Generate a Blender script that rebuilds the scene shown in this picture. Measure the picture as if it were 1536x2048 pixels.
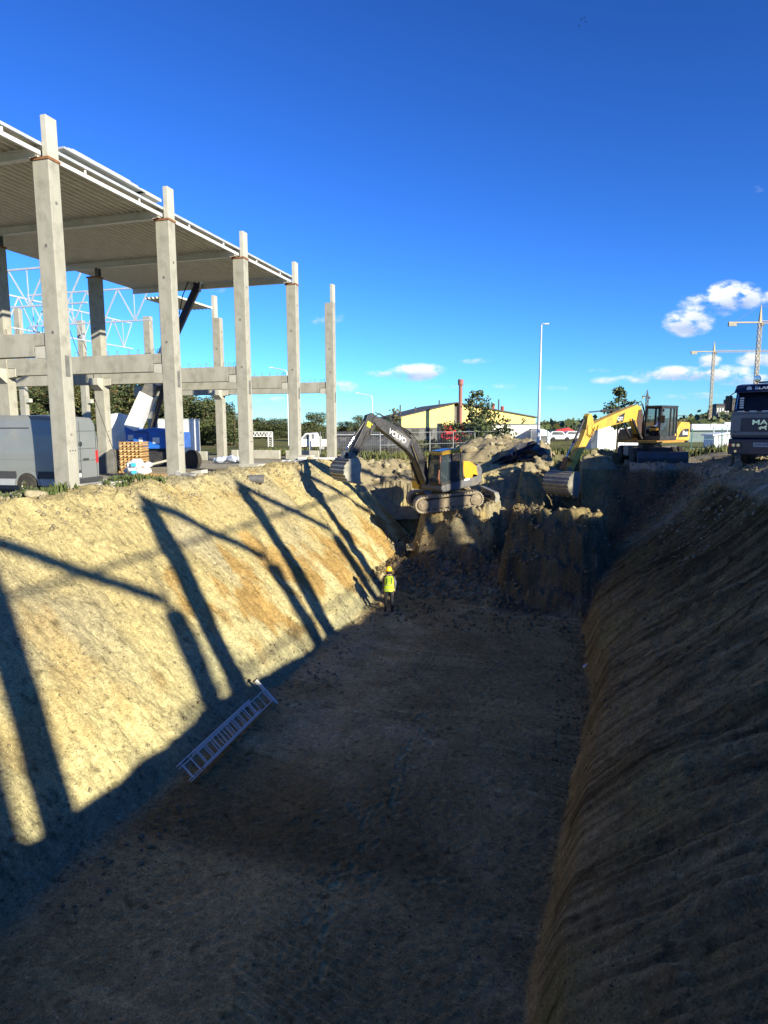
import bpy, math, random
import numpy as np
from mathutils import Vector, Matrix, Euler
from math import radians, sin, cos, pi, hypot, atan2

for o in list(bpy.data.objects): bpy.data.objects.remove(o)
scene = bpy.context.scene
COL = scene.collection

# ------------------------------------------------------------------ camera
FPX = 1294.2; PITCH = .1325; YAW = .2805; ROLL = -.0032
CAMZ = 2.0
_f0 = Vector((-sin(YAW), cos(YAW), 0)); _rt = Vector((cos(YAW), sin(YAW), 0)); _up = Vector((0, 0, 1))
CF = _f0*cos(PITCH) - _up*sin(PITCH); _u = _up*cos(PITCH) + _f0*sin(PITCH)
CR = _rt*cos(ROLL) + _u*sin(ROLL); CU = _u*cos(ROLL) - _rt*sin(ROLL)
camd = bpy.data.cameras.new('camera'); cam = bpy.data.objects.new('camera', camd); COL.objects.link(cam)
cam.matrix_world = Matrix(((CR.x, CU.x, -CF.x, 0), (CR.y, CU.y, -CF.y, 0), (CR.z, CU.z, -CF.z, CAMZ), (0, 0, 0, 1)))
camd.sensor_fit = 'VERTICAL'; camd.sensor_height = 36; camd.lens = 36*FPX/2048
camd.clip_start = .1; camd.clip_end = 6000
scene.camera = cam
def at(px, py, D):
    "world point seen at photo pixel px,py at depth D"
    return (CF + CR*(px-768)/FPX + CU*(1024-py)/FPX)*D + Vector((0, 0, CAMZ))
def atz(px, py, z):
    d = CF + CR*(px-768)/FPX + CU*(1024-py)/FPX
    return d*((z-CAMZ)/d.z) + Vector((0, 0, CAMZ))
def heading(th):
    "unit direction: 0 = image left, 90 = towards the camera"
    th = radians(th); d = _rt*-cos(th) - _f0*sin(th); return atan2(d.y, d.x)

# ------------------------------------------------------------------ light
SUN_A = radians(31); SUN_EL = radians(19.5)
S = Vector((cos(SUN_A)*cos(SUN_EL), -sin(SUN_A)*cos(SUN_EL), sin(SUN_EL)))
sl = bpy.data.lights.new('sun', 'SUN'); sun = bpy.data.objects.new('sun', sl); COL.objects.link(sun)
sl.energy = 5.0; sl.angle = radians(.53); sl.color = (1, .92, .73)
sun.rotation_euler = S.to_track_quat('Z', 'Y').to_euler(); sun.location = (60, -40, 40)
W = bpy.data.worlds.new('World'); scene.world = W; W.use_nodes = True
nt = W.node_tree; nt.nodes.clear()
def N(t, typ, **kw):
    n = t.nodes.new(typ)
    for k, v in kw.items(): setattr(n, k, v)
    return n
def math_(t, op, a, b=None, c=None, clamp=False):
    n = N(t, 'ShaderNodeMath', operation=op); n.use_clamp = clamp
    for i, v in enumerate((a, b, c)):
        if v is None: continue
        if isinstance(v, (int, float)): n.inputs[i].default_value = v
        else: t.links.new(v, n.inputs[i])
    return n.outputs[0]
sky = N(nt, 'ShaderNodeTexSky', sky_type='NISHITA'); sky.sun_disc = False
sky.sun_elevation = SUN_EL; sky.sun_rotation = atan2(S.x, S.y)
sky.air_density = 1.0; sky.dust_density = 0.0; sky.ozone_density = 4.0; sky.altitude = 100
gmn = N(nt, 'ShaderNodeGamma'); gmn.inputs[1].default_value = 1.4; nt.links.new(sky.outputs[0], gmn.inputs[0])
hs = N(nt, 'ShaderNodeVectorMath', operation='MULTIPLY'); hs.inputs[1].default_value = (.34, .64, 1.06)
nt.links.new(gmn.outputs[0], hs.inputs[0])
tc = N(nt, 'ShaderNodeTexCoord'); sx = N(nt, 'ShaderNodeSeparateXYZ')
def vdot(v):
    n = N(nt, 'ShaderNodeVectorMath', operation='DOT_PRODUCT'); nt.links.new(tc.outputs['Generated'], n.inputs[0]); n.inputs[1].default_value = v
    return n.outputs['Value']
fw = math_(nt, 'MAXIMUM', vdot(_f0), .05); cu = math_(nt, 'DIVIDE', vdot(_rt), fw); cv = math_(nt, 'DIVIDE', vdot((0, 0, 1)), fw)
comb = N(nt, 'ShaderNodeCombineXYZ'); nt.links.new(cu, comb.inputs[0]); nt.links.new(math_(nt, 'MULTIPLY', cv, 1.9), comb.inputs[1])
def noise(t, vec, scale, detail=6, rough=.55, dim='3D'):
    n = N(t, 'ShaderNodeTexNoise'); n.inputs['Scale'].default_value = scale; n.inputs['Detail'].default_value = detail
    n.inputs['Roughness'].default_value = rough
    if vec is not None: t.links.new(vec, n.inputs['Vector'])
    return n.outputs['Fac']
cn = noise(nt, comb.outputs[0], 26, 8, .62); cn2 = noise(nt, comb.outputs[0], 8, 6, .6)
CLOUDS = [(1432, 610, 38, 27, 1.15), (1360, 655, 42, 22, 1.2), (1385, 622, 44, 22, .75), (1473, 606, 24, 22, 1.0), (835, 748, 52, 15, 1.05), (780, 750, 45, 9, .6), (955, 727, 40, 7, .45), (690, 775, 34, 12, .6),
          (655, 645, 34, 14, .55), (1330, 752, 60, 13, .85), (1405, 728, 22, 14, 1.1), (1420, 752, 80, 15, .9), (1240, 765, 60, 9, .6), (1500, 725, 40, 14, .8), (1385, 795, 120, 7, .55), (1010, 775, 60, 6, .4),
          (900, 776, 60, 5, .45), (1180, 745, 70, 6, .35), (1525, 610, 30, 14, .7), (440, 583, 30, 14, .5), (1485, 765, 60, 12, .8), (1470, 410, 22, 10, .3), (1100, 780, 120, 6, .35), (560, 800, 60, 6, .5), (500, 818, 70, 5, .4)]
tot = None; shade = None
for (x, y, rx, ry, a) in CLOUDS:
    u0 = (x-768)/FPX; v0 = (852-y)/FPX
    du = math_(nt, 'MULTIPLY', math_(nt, 'SUBTRACT', cu, u0), FPX/rx); dv = math_(nt, 'MULTIPLY', math_(nt, 'SUBTRACT', cv, v0), FPX/ry)
    # flat base: the lower half of each ellipse falls off faster
    r2 = math_(nt, 'ADD', math_(nt, 'MULTIPLY', du, du), math_(nt, 'MULTIPLY', dv, dv))
    m = math_(nt, 'MULTIPLY', math_(nt, 'SUBTRACT', 1.0, math_(nt, 'MULTIPLY', r2, .45), clamp=True), a)
    sh = math_(nt, 'MULTIPLY', m, dv)
    tot = m if tot is None else math_(nt, 'MAXIMUM', tot, m)
    shade = sh if shade is None else math_(nt, 'ADD', shade, sh)
front = math_(nt, 'GREATER_THAN', vdot(_f0), .1)
dens = math_(nt, 'MULTIPLY', tot, front)
dens = math_(nt, 'MULTIPLY', dens, math_(nt, 'MULTIPLY_ADD', cn, 3.4, -.85, clamp=False), clamp=True)
mr = N(nt, 'ShaderNodeMapRange', interpolation_type='SMOOTHSTEP'); nt.links.new(dens, mr.inputs[0])
mr.inputs[1].default_value = .22; mr.inputs[2].default_value = .85; mr.inputs[4].default_value = .97
cr = N(nt, 'ShaderNodeMapRange'); nt.links.new(math_(nt, 'ADD', math_(nt, 'MULTIPLY', shade, .8), math_(nt, 'MULTIPLY_ADD', cn, 1.2, -.45)), cr.inputs[0])
cr.inputs[1].default_value = -.6; cr.inputs[2].default_value = .7
cmix = N(nt, 'ShaderNodeMix', data_type='RGBA'); nt.links.new(cr.outputs[0], cmix.inputs[0])
CLV = 9.0
cmix.inputs[6].default_value = (.36*CLV, .52*CLV, .86*CLV, 1); cmix.inputs[7].default_value = (1.25*CLV, 1.28*CLV, 1.3*CLV, 1)
skm = N(nt, 'ShaderNodeMix', data_type='RGBA'); nt.links.new(mr.outputs[0], skm.inputs[0])
nt.links.new(hs.outputs[0], skm.inputs[6]); nt.links.new(cmix.outputs[2], skm.inputs[7])
bg = N(nt, 'ShaderNodeBackground'); nt.links.new(skm.outputs[2], bg.inputs[0]); bg.inputs[1].default_value = .055
wo = N(nt, 'ShaderNodeOutputWorld'); nt.links.new(bg.outputs[0], wo.inputs[0])
scene.view_settings.view_transform = 'Standard'; scene.view_settings.look = 'None'
scene.view_settings.exposure = 1.0; scene.view_settings.gamma = 1; scene.view_settings.use_curve_mapping = False
scene.cycles.max_bounces = 5; scene.cycles.diffuse_bounces = 3; scene.cycles.glossy_bounces = 2; scene.cycles.transmission_bounces = 4; scene.cycles.transparent_max_bounces = 8

# ------------------------------------------------------------------ materials
MATS = {}
def lin(c): return tuple(((v/12.92) if v <= .04045 else ((v+.055)/1.055)**2.4) for v in c)
def pm(name, c1, c2=None, scale=4, rough=.7, metal=0, bump=0, bscale=None, dirt=None, dscale=2, damt=.5, stretch=None, spec=None, detail=5):
    "procedural paint/stone/metal: two colours mixed by noise, optional dirt layer and bump"
    if name in MATS: return MATS[name]
    m = bpy.data.materials.new(name); m.use_nodes = True; t = m.node_tree
    b = t.nodes['Principled BSDF']; b.inputs['Roughness'].default_value = rough; b.inputs['Metallic'].default_value = metal
    if spec is not None: b.inputs['Specular IOR Level'].default_value = spec
    tcn = N(t, 'ShaderNodeTexCoord'); vec = tcn.outputs['Object']
    if stretch:
        mp = N(t, 'ShaderNodeMapping'); mp.inputs['Scale'].default_value = stretch; t.links.new(vec, mp.inputs[0]); vec = mp.outputs[0]
    c2 = c2 or tuple(v*.8 for v in c1)
    f = noise(t, vec, scale, detail)
    rr = N(t, 'ShaderNodeMapRange'); t.links.new(f, rr.inputs[0]); rr.inputs[1].default_value = .35; rr.inputs[2].default_value = .65
    mx = N(t, 'ShaderNodeMix', data_type='RGBA'); t.links.new(rr.outputs[0], mx.inputs[0]); mx.inputs[6].default_value = (*c1, 1); mx.inputs[7].default_value = (*c2, 1)
    out = mx.outputs[2]
    if dirt:
        f2 = noise(t, tcn.outputs['Object'], dscale, 7, .65)
        r2 = N(t, 'ShaderNodeMapRange'); t.links.new(f2, r2.inputs[0]); r2.inputs[1].default_value = .5; r2.inputs[2].default_value = .68; r2.inputs[4].default_value = damt
        m2 = N(t, 'ShaderNodeMix', data_type='RGBA'); t.links.new(r2.outputs[0], m2.inputs[0]); t.links.new(out, m2.inputs[6]); m2.inputs[7].default_value = (*dirt, 1); out = m2.outputs[2]
        r3 = N(t, 'ShaderNodeMapRange'); t.links.new(f2, r3.inputs[0]); r3.inputs[1].default_value = .5; r3.inputs[2].default_value = .7; r3.inputs[3].default_value = rough; r3.inputs[4].default_value = min(1, rough+.35)
        t.links.new(r3.outputs[0], b.inputs['Roughness'])
    t.links.new(out, b.inputs['Base Color'])
    if bump:
        bn = N(t, 'ShaderNodeBump'); bn.inputs['Strength'].default_value = bump; bn.inputs['Distance'].default_value = .02
        t.links.new(noise(t, vec, bscale or scale*6, 6, .6), bn.inputs['Height']); t.links.new(bn.outputs[0], b.inputs['Normal'])
    MATS[name] = m; return m
def glassm(name, tint=(.05, .07, .08), rough=.05):
    if name in MATS: return MATS[name]
    m = bpy.data.materials.new(name); m.use_nodes = True; b = m.node_tree.nodes['Principled BSDF']
    b.inputs['Base Color'].default_value = (*tint, 1); b.inputs['Roughness'].default_value = rough; b.inputs['Alpha'].default_value = .45
    MATS[name] = m; return m
MUD = (.22, .16, .09)
concrete = pm('concrete', (.36, .345, .285), (.29, .28, .225), 3, .85, bump=.25, bscale=30, dirt=(.15, .145, .115), dscale=1.6, damt=.55, stretch=(1, 1, .25))
concrete_light = pm('concrete_light', (.46, .445, .375), (.38, .365, .30), 2.5, .85, bump=.25, bscale=30, dirt=(.33, .3, .22), dscale=1.3, damt=.4)
concrete_dark = pm('concrete_dark', (.15, .15, .135), (.10, .10, .09), 3, .85, bump=.3, bscale=25)
rust = pm('rust', (.30, .13, .05), (.16, .07, .03), 9, .9, bump=.3)
galv = pm('galvanised_steel', (.60, .62, .62), (.50, .52, .53), 2, .5, .35)
deckm = pm('deck_steel', (.78, .76, .68), (.68, .66, .58), 1.5, .5, 0)
whitesteel = pm('white_steel', (.74, .74, .70), (.64, .64, .60), 2, .45, .1)
rebar = pm('rebar_steel', (.12, .09, .07), (.2, .12, .08), 8, .8)
black_paint = pm('black_paint', (.022, .022, .024), (.035, .034, .033), 4, .42, dirt=(.10, .08, .05), dscale=3, damt=.35)
grey_paint = pm('grey_paint', (.10, .10, .10), (.13, .13, .13), 4, .5, dirt=(.2, .16, .1), dscale=3, damt=.6)
rubber = pm('rubber', (.02, .02, .02), (.05, .042, .03), 6, .9, bump=.3)
track_steel = pm('track_steel', (.17, .14, .10), (.30, .24, .15), 9, .85, bump=.4, dirt=MUD, dscale=5, damt=.9)
yellow_paint = pm('yellow_paint', (.58, .33, .02), (.54, .30, .02), 3, .4, dirt=(.25, .15, .05), dscale=4, damt=.6)
cat_yellow = pm('dozer_yellow_paint', (.60, .37, .05), (.52, .31, .04), 3, .42, dirt=(.27, .17, .07), dscale=3, damt=.6)
steel_worn = pm('worn_steel', (.40, .39, .33), (.27, .26, .21), 4, .4, .5, bump=.15, dirt=(.3, .25, .16), dscale=3, damt=.7)
bucket_dark = pm('bucket_steel', (.11, .11, .105), (.18, .16, .13), 5, .55, .3, bump=.25, dirt=MUD, dscale=4, damt=.7)
chrome = pm('chrome', (.8, .8, .8), (.7, .7, .7), 2, .12, 1)
glass = glassm('dark_glass')
aluminium = pm('aluminium', (.80, .77, .70), (.7, .67, .6), 6, .5, .1)
white_plastic = pm('white_plastic', (.78, .79, .78), (.66, .67, .66), 3, .5)
red_paint = pm('red_paint', (.62, .03, .03), (.5, .02, .02), 3, .4, dirt=(.2, .08, .05), dscale=4, damt=.4)
blue_paint = pm('blue_paint', (.02, .14, .52), (.015, .10, .42), 3, .35, dirt=(.1, .12, .2), dscale=3, damt=.4)
wood = pm('timber', (.45, .27, .10), (.33, .18, .06), 6, .75, stretch=(1, 8, 8))
bark = pm('bark', (.10, .075, .05), (.06, .045, .03), 8, .9, bump=.4)
birch_bark = pm('birch_bark', (.5, .48, .42), (.2, .18, .15), 3, .85, stretch=(1, 1, .6))

# ------------------------------------------------------------------ mesh builder
class MB:
    def __init__(s): s.v = []; s.f = []; s.mi = []; s.cur = 0
    def add(s, vs, fs):
        b = len(s.v); s.v += [tuple(v) for v in vs]
        for f in fs: s.f.append([b+i for i in f]); s.mi.append(s.cur)
        return s
    def box(s, x0, x1, y0, y1, z0, z1, M=None):
        vs = [Vector((x, y, z)) for z in (z0, z1) for y in (y0, y1) for x in (x0, x1)]
        if M is not None: vs = [M @ v for v in vs]
        return s.add(vs, [(0, 2, 3, 1), (4, 5, 7, 6), (0, 1, 5, 4), (2, 6, 7, 3), (0, 4, 6, 2), (1, 3, 7, 5)])
    def taper(s, z0, a, z1, b):
        "frustum between rects a,b = (x0,x1,y0,y1)"
        vs = [(a[0], a[2], z0), (a[1], a[2], z0), (a[1], a[3], z0), (a[0], a[3], z0), (b[0], b[2], z1), (b[1], b[2], z1), (b[1], b[3], z1), (b[0], b[3], z1)]
        return s.add(vs, [(3, 2, 1, 0), (4, 5, 6, 7), (0, 1, 5, 4), (1, 2, 6, 5), (2, 3, 7, 6), (3, 0, 4, 7)])
    def bar(s, p, q, w, h=None, up=(0, 0, 1)):
        h = h or w; p = Vector(p); q = Vector(q); d = (q-p).normalized(); up = Vector(up)
        if abs(d.dot(up)) > .98: up = Vector((1, 0, 0))
        a = d.cross(up).normalized()*w/2; b = a.cross(d).normalized()*h/2
        vs = [e+i*a+j*b for e in (p, q) for i, j in ((-1, -1), (1, -1), (1, 1), (-1, 1))]
        return s.add(vs, [(0, 1, 2, 3), (7, 6, 5, 4), (0, 4, 5, 1), (1, 5, 6, 2), (2, 6, 7, 3), (3, 7, 4, 0)])
    def tube(s, p, q, r, r2=None, n=10, cap=True):
        r2 = r if r2 is None else r2; p = Vector(p); q = Vector(q); d = (q-p).normalized()
        up = Vector((0, 0, 1)) if abs(d.z) < .95 else Vector((1, 0, 0))
        a = d.cross(up).normalized(); b = d.cross(a)
        vs = [e+(a*cos(2*pi*i/n)+b*sin(2*pi*i/n))*rr for e, rr in ((p, r), (q, r2)) for i in range(n)]
        fs = [(i, (i+1) % n, n+(i+1) % n, n+i) for i in range(n)]
        if cap: fs += [tuple(range(n-1, -1, -1)), tuple(range(n, 2*n))]
        return s.add(vs, fs)
    def path(s, pts, r, n=6):
        for a, b in zip(pts[:-1], pts[1:]):
            s.tube(a, b, r, n=n)
        return s
    def prism(s, poly, y0, y1, ax='xz'):
        "polygon in plane ax extruded along the remaining axis"
        def P(a, b, c):
            return {'xz': (a, c, b), 'xy': (a, b, c), 'yz': (c, a, b)}[ax]
        n = len(poly); vs = [P(a, b, y0) for a, b in poly]+[P(a, b, y1) for a, b in poly]
        return s.add(vs, [tuple(range(n)), tuple(range(2*n-1, n-1, -1))]+[(i, n+i, n+(i+1) % n, (i+1) % n) for i in range(n)])
    def lathe(s, prof, c=(0, 0, 0), axis='z', n=20):
        "prof = [(r, h)]"
        vs = []
        for r, h in prof:
            for i in range(n):
                a = 2*pi*i/n; x, y = r*cos(a), r*sin(a)
                p = {'z': (x, y, h), 'y': (x, h, y), 'x': (h, x, y)}[axis]; vs.append((p[0]+c[0], p[1]+c[1], p[2]+c[2]))
        m = len(prof); fs = [(j*n+i, j*n+(i+1) % n, (j+1)*n+(i+1) % n, (j+1)*n+i) for j in range(m-1) for i in range(n)]
        fs += [tuple(range(n-1, -1, -1)), tuple(range((m-1)*n, m*n))]
        return s.add(vs, fs)
    def rock(s, c, r, seed=0, sq=(1, 1, .75), sub=1):
        rnd = random.Random(seed); t = (1+5**.5)/2
        vs = [Vector(v).normalized() for v in [(-1, t, 0), (1, t, 0), (-1, -t, 0), (1, -t, 0), (0, -1, t), (0, 1, t), (0, -1, -t), (0, 1, -t), (t, 0, -1), (t, 0, 1), (-t, 0, -1), (-t, 0, 1)]]
        fs = [(0, 11, 5), (0, 5, 1), (0, 1, 7), (0, 7, 10), (0, 10, 11), (1, 5, 9), (5, 11, 4), (11, 10, 2), (10, 7, 6), (7, 1, 8), (3, 9, 4), (3, 4, 2), (3, 2, 6), (3, 6, 8), (3, 8, 9), (4, 9, 5), (2, 4, 11), (6, 2, 10), (8, 6, 7), (9, 8, 1)]
        for _ in range(sub):
            cache = {}; nf = []
            def mid(a, b):
                k = (min(a, b), max(a, b))
                if k not in cache: vs.append(((vs[a]+vs[b])/2).normalized()); cache[k] = len(vs)-1
                return cache[k]
            for a, b, cc in fs:
                x, y, z = mid(a, b), mid(b, cc), mid(cc, a); nf += [(a, x, z), (b, y, x), (cc, z, y), (x, y, z)]
            fs = nf
        ax = [Vector((rnd.gauss(0, 1), rnd.gauss(0, 1), rnd.gauss(0, 1))).normalized() for _ in range(11)]
        lim = [rnd.uniform(.52, .88) for _ in ax]
        out = []
        for v in vs:
            k = 1
            for a, l in zip(ax, lim):
                d = v.dot(a)
                if d > l: k = min(k, l/d)
            k *= 1+rnd.uniform(-.06, .06); out.append((c[0]+v.x*k*r*sq[0], c[1]+v.y*k*r*sq[1], c[2]+v.z*k*r*sq[2]))
        return s.add(out, fs)
    def mesh(s, name, mats, smooth=False):
        me = bpy.data.meshes.new(name); me.from_pydata(s.v, [], s.f)
        for m in (mats if isinstance(mats, (list, tuple)) else [mats]): me.materials.append(m)
        if isinstance(mats, (list, tuple)) and len(mats) > 1: me.polygons.foreach_set('material_index', s.mi)
        if smooth: me.polygons.foreach_set('use_smooth', [True]*len(me.polygons))
        me.update(); return me
    def build(s, name, mats, parent=None, smooth=False, bevel=0, loc=None, rot=None, label=None):
        o = bpy.data.objects.new(name, s.mesh(name, mats, smooth)); COL.objects.link(o)
        if parent: o.parent = parent
        if bevel:
            b = o.modifiers.new('bevel', 'BEVEL'); b.width = bevel; b.segments = 2; b.limit_method = 'ANGLE'; b.angle_limit = radians(40)
        if loc is not None: o.location = loc
        if rot is not None: o.rotation_euler = rot
        if label: o['label'] = label
        return o
def thing(name, label, cat, loc=(0, 0, 0), rot=0, group=None):
    o = bpy.data.objects.new(name, None); COL.objects.link(o); o.empty_display_size = .3
    o.location = loc; o.rotation_euler = rot if isinstance(rot, tuple) else (0, 0, rot)
    return tag(o, label, cat, group)
def tag(o, label=None, cat=None, group=None, kind=None):
    if label: o['label'] = label
    if cat: o['category'] = cat
    if group: o['group'] = group
    if kind: o['kind'] = kind
    return o
def inst(name, me, parent=None, loc=(0, 0, 0), rot=(0, 0, 0), scale=(1, 1, 1)):
    o = bpy.data.objects.new(name, me); COL.objects.link(o)
    if parent: o.parent = parent
    o.location = loc; o.rotation_euler = rot; o.scale = scale; return o
def dup(root, loc, rot=0, label=None):
    def cp(o, par):
        c = o.copy(); COL.objects.link(c); c.parent = par
        for ch in o.children: cp(ch, c)
        return c
    r = cp(root, None); r.location = loc; r.rotation_euler = (0, 0, rot)
    if label: r['label'] = label
    return r
def text(name, s, size, mat, parent, loc, rot, depth=.006, bold=0, sx=1):
    cu_ = bpy.data.curves.new(name, 'FONT'); cu_.body = s; cu_.size = size; cu_.extrude = depth; cu_.align_x = 'CENTER'; cu_.align_y = 'CENTER'; cu_.offset = bold
    tmp = bpy.data.objects.new('t', cu_); COL.objects.link(tmp); dg = bpy.context.evaluated_depsgraph_get()
    me = bpy.data.meshes.new_from_object(tmp.evaluated_get(dg)); bpy.data.objects.remove(tmp)
    me.materials.clear(); me.materials.append(mat); o = inst(name, me, parent, loc, rot, (sx, 1, 1)); return o
def npmesh(name, V, F, mats, cols=None, mi=None, smooth=False):
    me = bpy.data.meshes.new(name); n = len(V); m = len(F); k = F.shape[1]
    me.vertices.add(n); me.vertices.foreach_set('co', np.asarray(V, np.float32).ravel())
    me.loops.add(m*k); me.loops.foreach_set('vertex_index', F.astype(np.int32).ravel())
    me.polygons.add(m); me.polygons.foreach_set('loop_start', np.arange(0, m*k, k, dtype=np.int32))
    me.polygons.foreach_set('loop_total', np.full(m, k, np.int32))
    for mt in (mats if isinstance(mats, (list, tuple)) else [mats]): me.materials.append(mt)
    if mi is not None: me.polygons.foreach_set('material_index', mi.astype(np.int32))
    me.update(calc_edges=True)
    if smooth: me.polygons.foreach_set('use_smooth', np.ones(m, bool))
    if cols is not None:
        ca = me.color_attributes.new('Col', 'FLOAT_COLOR', 'POINT'); c4 = np.ones((n, 4), np.float32); c4[:, :3] = cols
        ca.data.foreach_set('color', c4.ravel())
    return me
# ------------------------------------------------------------------ terrain
def hash2(ix, iy, seed):
    h = (ix.astype(np.int64)*374761393 + iy.astype(np.int64)*668265263 + seed*974711) & 0xffffffff
    h = ((h ^ (h >> 13))*1274126177) & 0xffffffff
    return ((h ^ (h >> 16)) & 0xffff)/65535.0
def vn(x, y, seed=0):
    ix = np.floor(x); iy = np.floor(y); fx = x-ix; fy = y-iy; ux = fx*fx*(3-2*fx); uy = fy*fy*(3-2*fy)
    ix = ix.astype(np.int64); iy = iy.astype(np.int64)
    a = hash2(ix, iy, seed); b = hash2(ix+1, iy, seed); c = hash2(ix, iy+1, seed); d = hash2(ix+1, iy+1, seed)
    return (a+(b-a)*ux+(c-a)*uy+(a-b-c+d)*ux*uy)*2-1
def fbm(x, y, seed=0, oct=4, g=.5):
    s = 0; a = 1; t = 0
    for i in range(oct):
        c, sn = cos(i*1.1), sin(i*1.1)
        s = s+a*vn(x*c-y*sn+i*17.3, x*sn+y*c-i*9.1, seed+i); t += a; a *= g; x = x*2; y = y*2
    return s/t
def ss(a, b, x):
    t = np.clip((x-a)/(b-a), 0, 1); return t*t*(3-2*t)
FOOT = []
rf = random.Random(5)
def fpath(p, q, n, jit):
    for i in range(n):
        t = i/(n-1); x = p[0]+(q[0]-p[0])*t+rf.gauss(0, jit); y = p[1]+(q[1]-p[1])*t+rf.gauss(0, jit*.6)
        ang = atan2(q[1]-p[1], q[0]-p[0])+rf.gauss(0, .3); FOOT.append((x, y, ang, rf.uniform(.8, 1.2)))
for a, b, n, j in [((870, 1430), (730, 1640), 16, .16), ((730, 1640), (600, 1980), 16, .18), ((560, 1650), (880, 1610), 14, .25), ((830, 1480), (770, 1640), 10, .12), ((1000, 1330), (870, 1430), 8, .2), ((640, 1760), (900, 1750), 9, .3), ((760, 1260), (1000, 1330), 8, .3)]:
    A = atz(*a, -5.5); B = atz(*b, -5.5); fpath((A.x, A.y), (B.x, B.y), n, j)
GZ = -.35
def terrain(X, Y, fine=True):
    wn = fbm(X*.45, Y*.45, 3, 3); wn2 = fbm(X*1.7, Y*1.7, 9, 3)
    gl = GZ+ss(-17.5, -14.2, X)*.28+0*X                                    # spoil strip along the left edge
    lump = np.exp(-((X+14.3)/1.3)**2)*(.15+.22*fbm(X*.9, Y*.9, 21, 3)+.07*wn2)
    gr = .10+.36*ss(6.2, 7.6, X)+ss(6.3, 7.4, X)*(.55*ss(19, 12, Y)+.65*ss(11, 4, Y))+.10*ss(19, 27, Y)+3.3*np.exp(-((X-12.6)/2.1)**2-((Y-18.6)/5.8)**2)+(.16*wn+.10*wn2)*ss(5.8, 7.5, X)  # berm and tall heap out of view on the right, added to shade the pit
    ground = np.where(X < -3, gl+lump, gr)
    ground = np.where((Y > 36) & (X < 3), np.minimum(ground, GZ+.1*wn), ground)
    ground = np.where((X > 3) & (Y > 35.5), np.minimum(ground, .0+.4*ss(6.5, 9, X)-.25*ss(42, 48, Y)), ground)
    ground = np.where(Y > 46, GZ, ground)
    wl = .32*fbm(Y*.35, X*.12, 31, 3)+.17*fbm(Y*1.3, X*.3, 33, 3)
    L = -5.5+.955*(-7.7-X+wl)
    L = np.where(L > -5.3, L+.10*np.sin(np.clip((L+5.5)/5.2, 0, 1)*pi)*2, L)
    footR = -.25+.95*ss(7, 20, Y)+.22*fbm(Y*.5, X*.1, 41, 3)
    footR = footR-.15*ss(8, 5, Y)
    R = -5.5+1.0*(X-footR)
    # a steeper scarp at the toe of the right wall
    R = np.where((R > -5.5), R+.55*ss(0, .5, X-footR)*(1-ss(.4, 4.0, X-footR)), R)
    E = -5.5+1.15*(Y-31.6+.5*wn+.35*wn2)
    E = np.where(X > .6, E, -9)
    Nn = -5.5+1.5*(4.6-Y+.2*wn)
    floor = -5.5+.015*wn+ss(26.2, 30.8, Y+.5*wn)*(.7+.2*wn2)*np.where(X < -2.3, 1, .3)+.45*ss(34, 38, Y)
    floor = floor+ss(2.2, 0, X+7.7)*.35*ss(0, 1.2, 2.2-(X+7.7))*.5            # talus at the left foot
    # pedestal under the tracked digger
    pf = 31.3+.55*wn+.22*wn2
    pw = ss(-8.3, -7.0, X+.5*wn2)*ss(-2.7, -3.8, X+.6*wn)
    tp = np.clip((Y-pf+1.5)*1.5, 0, 3.42); tp = np.clip(tp+.22*np.sin(tp*4.2+4*wn+3*wn2)*ss(0, .5, tp), 0, 3.42)
    ped = -5.5+pw*(tp+.10*(X+5.6)*ss(0, .6, tp))
    ped = ped+ss(36.5, 40, Y)*1.6*pw
    # rubble ramp between pedestal and block
    ramp = np.clip(-5.4+(Y-28.5)*.55, -5.5, -2.0)+.25*wn2
    ramp = np.where((X > -4.4) & (X < -1.6) & (Y > 28.2), ramp, -9)
    # block in front of the wheeled digger
    bl = 25.9+.62*np.abs(X-.6)+.35*wn
    bw = ss(-3.2, -2.5, X+.2*wn2)*ss(2.3, 1.2, X+.3*wn)
    tb = np.clip((Y-bl+.3+.18*wn2)*1.3, 0, 3.8+.10*wn+.08*wn2); tb = np.minimum(tb+.20*np.sin(tb*4.6+4*wn+3*wn2)*ss(0, .5, tb), 3.8+.10*wn+.08*wn2)
    block = -5.5+bw*tb
    block = block-bw*ss(29.2+.5*wn, 30.8, Y)*np.where(X > -1.2, 1, .2)*1.1+bw*ss(33.5, 36.5, Y)*1.4*ss(0, -1.5, X)
    back = np.where(X < -2.5, -2.1+ss(36.8, 40.5, Y+.6*wn)*1.9, -9)
    back = np.where((Y > 36.6), back, -9)
    pit = np.maximum.reduce([L, R, E, Nn, floor, ped, ramp, block, back])
    cut = np.where((Y > 37.6+.5*wn) & (X > -13.2+.4*wn) & (X < -2), np.maximum(back, -2.1), 99)   # the far end of the left wall
    pit = np.minimum(pit, np.maximum(cut, floor))
    z = np.minimum(ground, pit)
    if not fine: return z, ground, pit
    depth = np.clip((ground-z)/.6, 0, 1)
    onL = ss(-7.4, -8.3, X)*depth*ss(39, 37, Y); onR = ss(.2, 1.2, X)*depth
    onfar = ss(26, 29, Y)*depth
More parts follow.
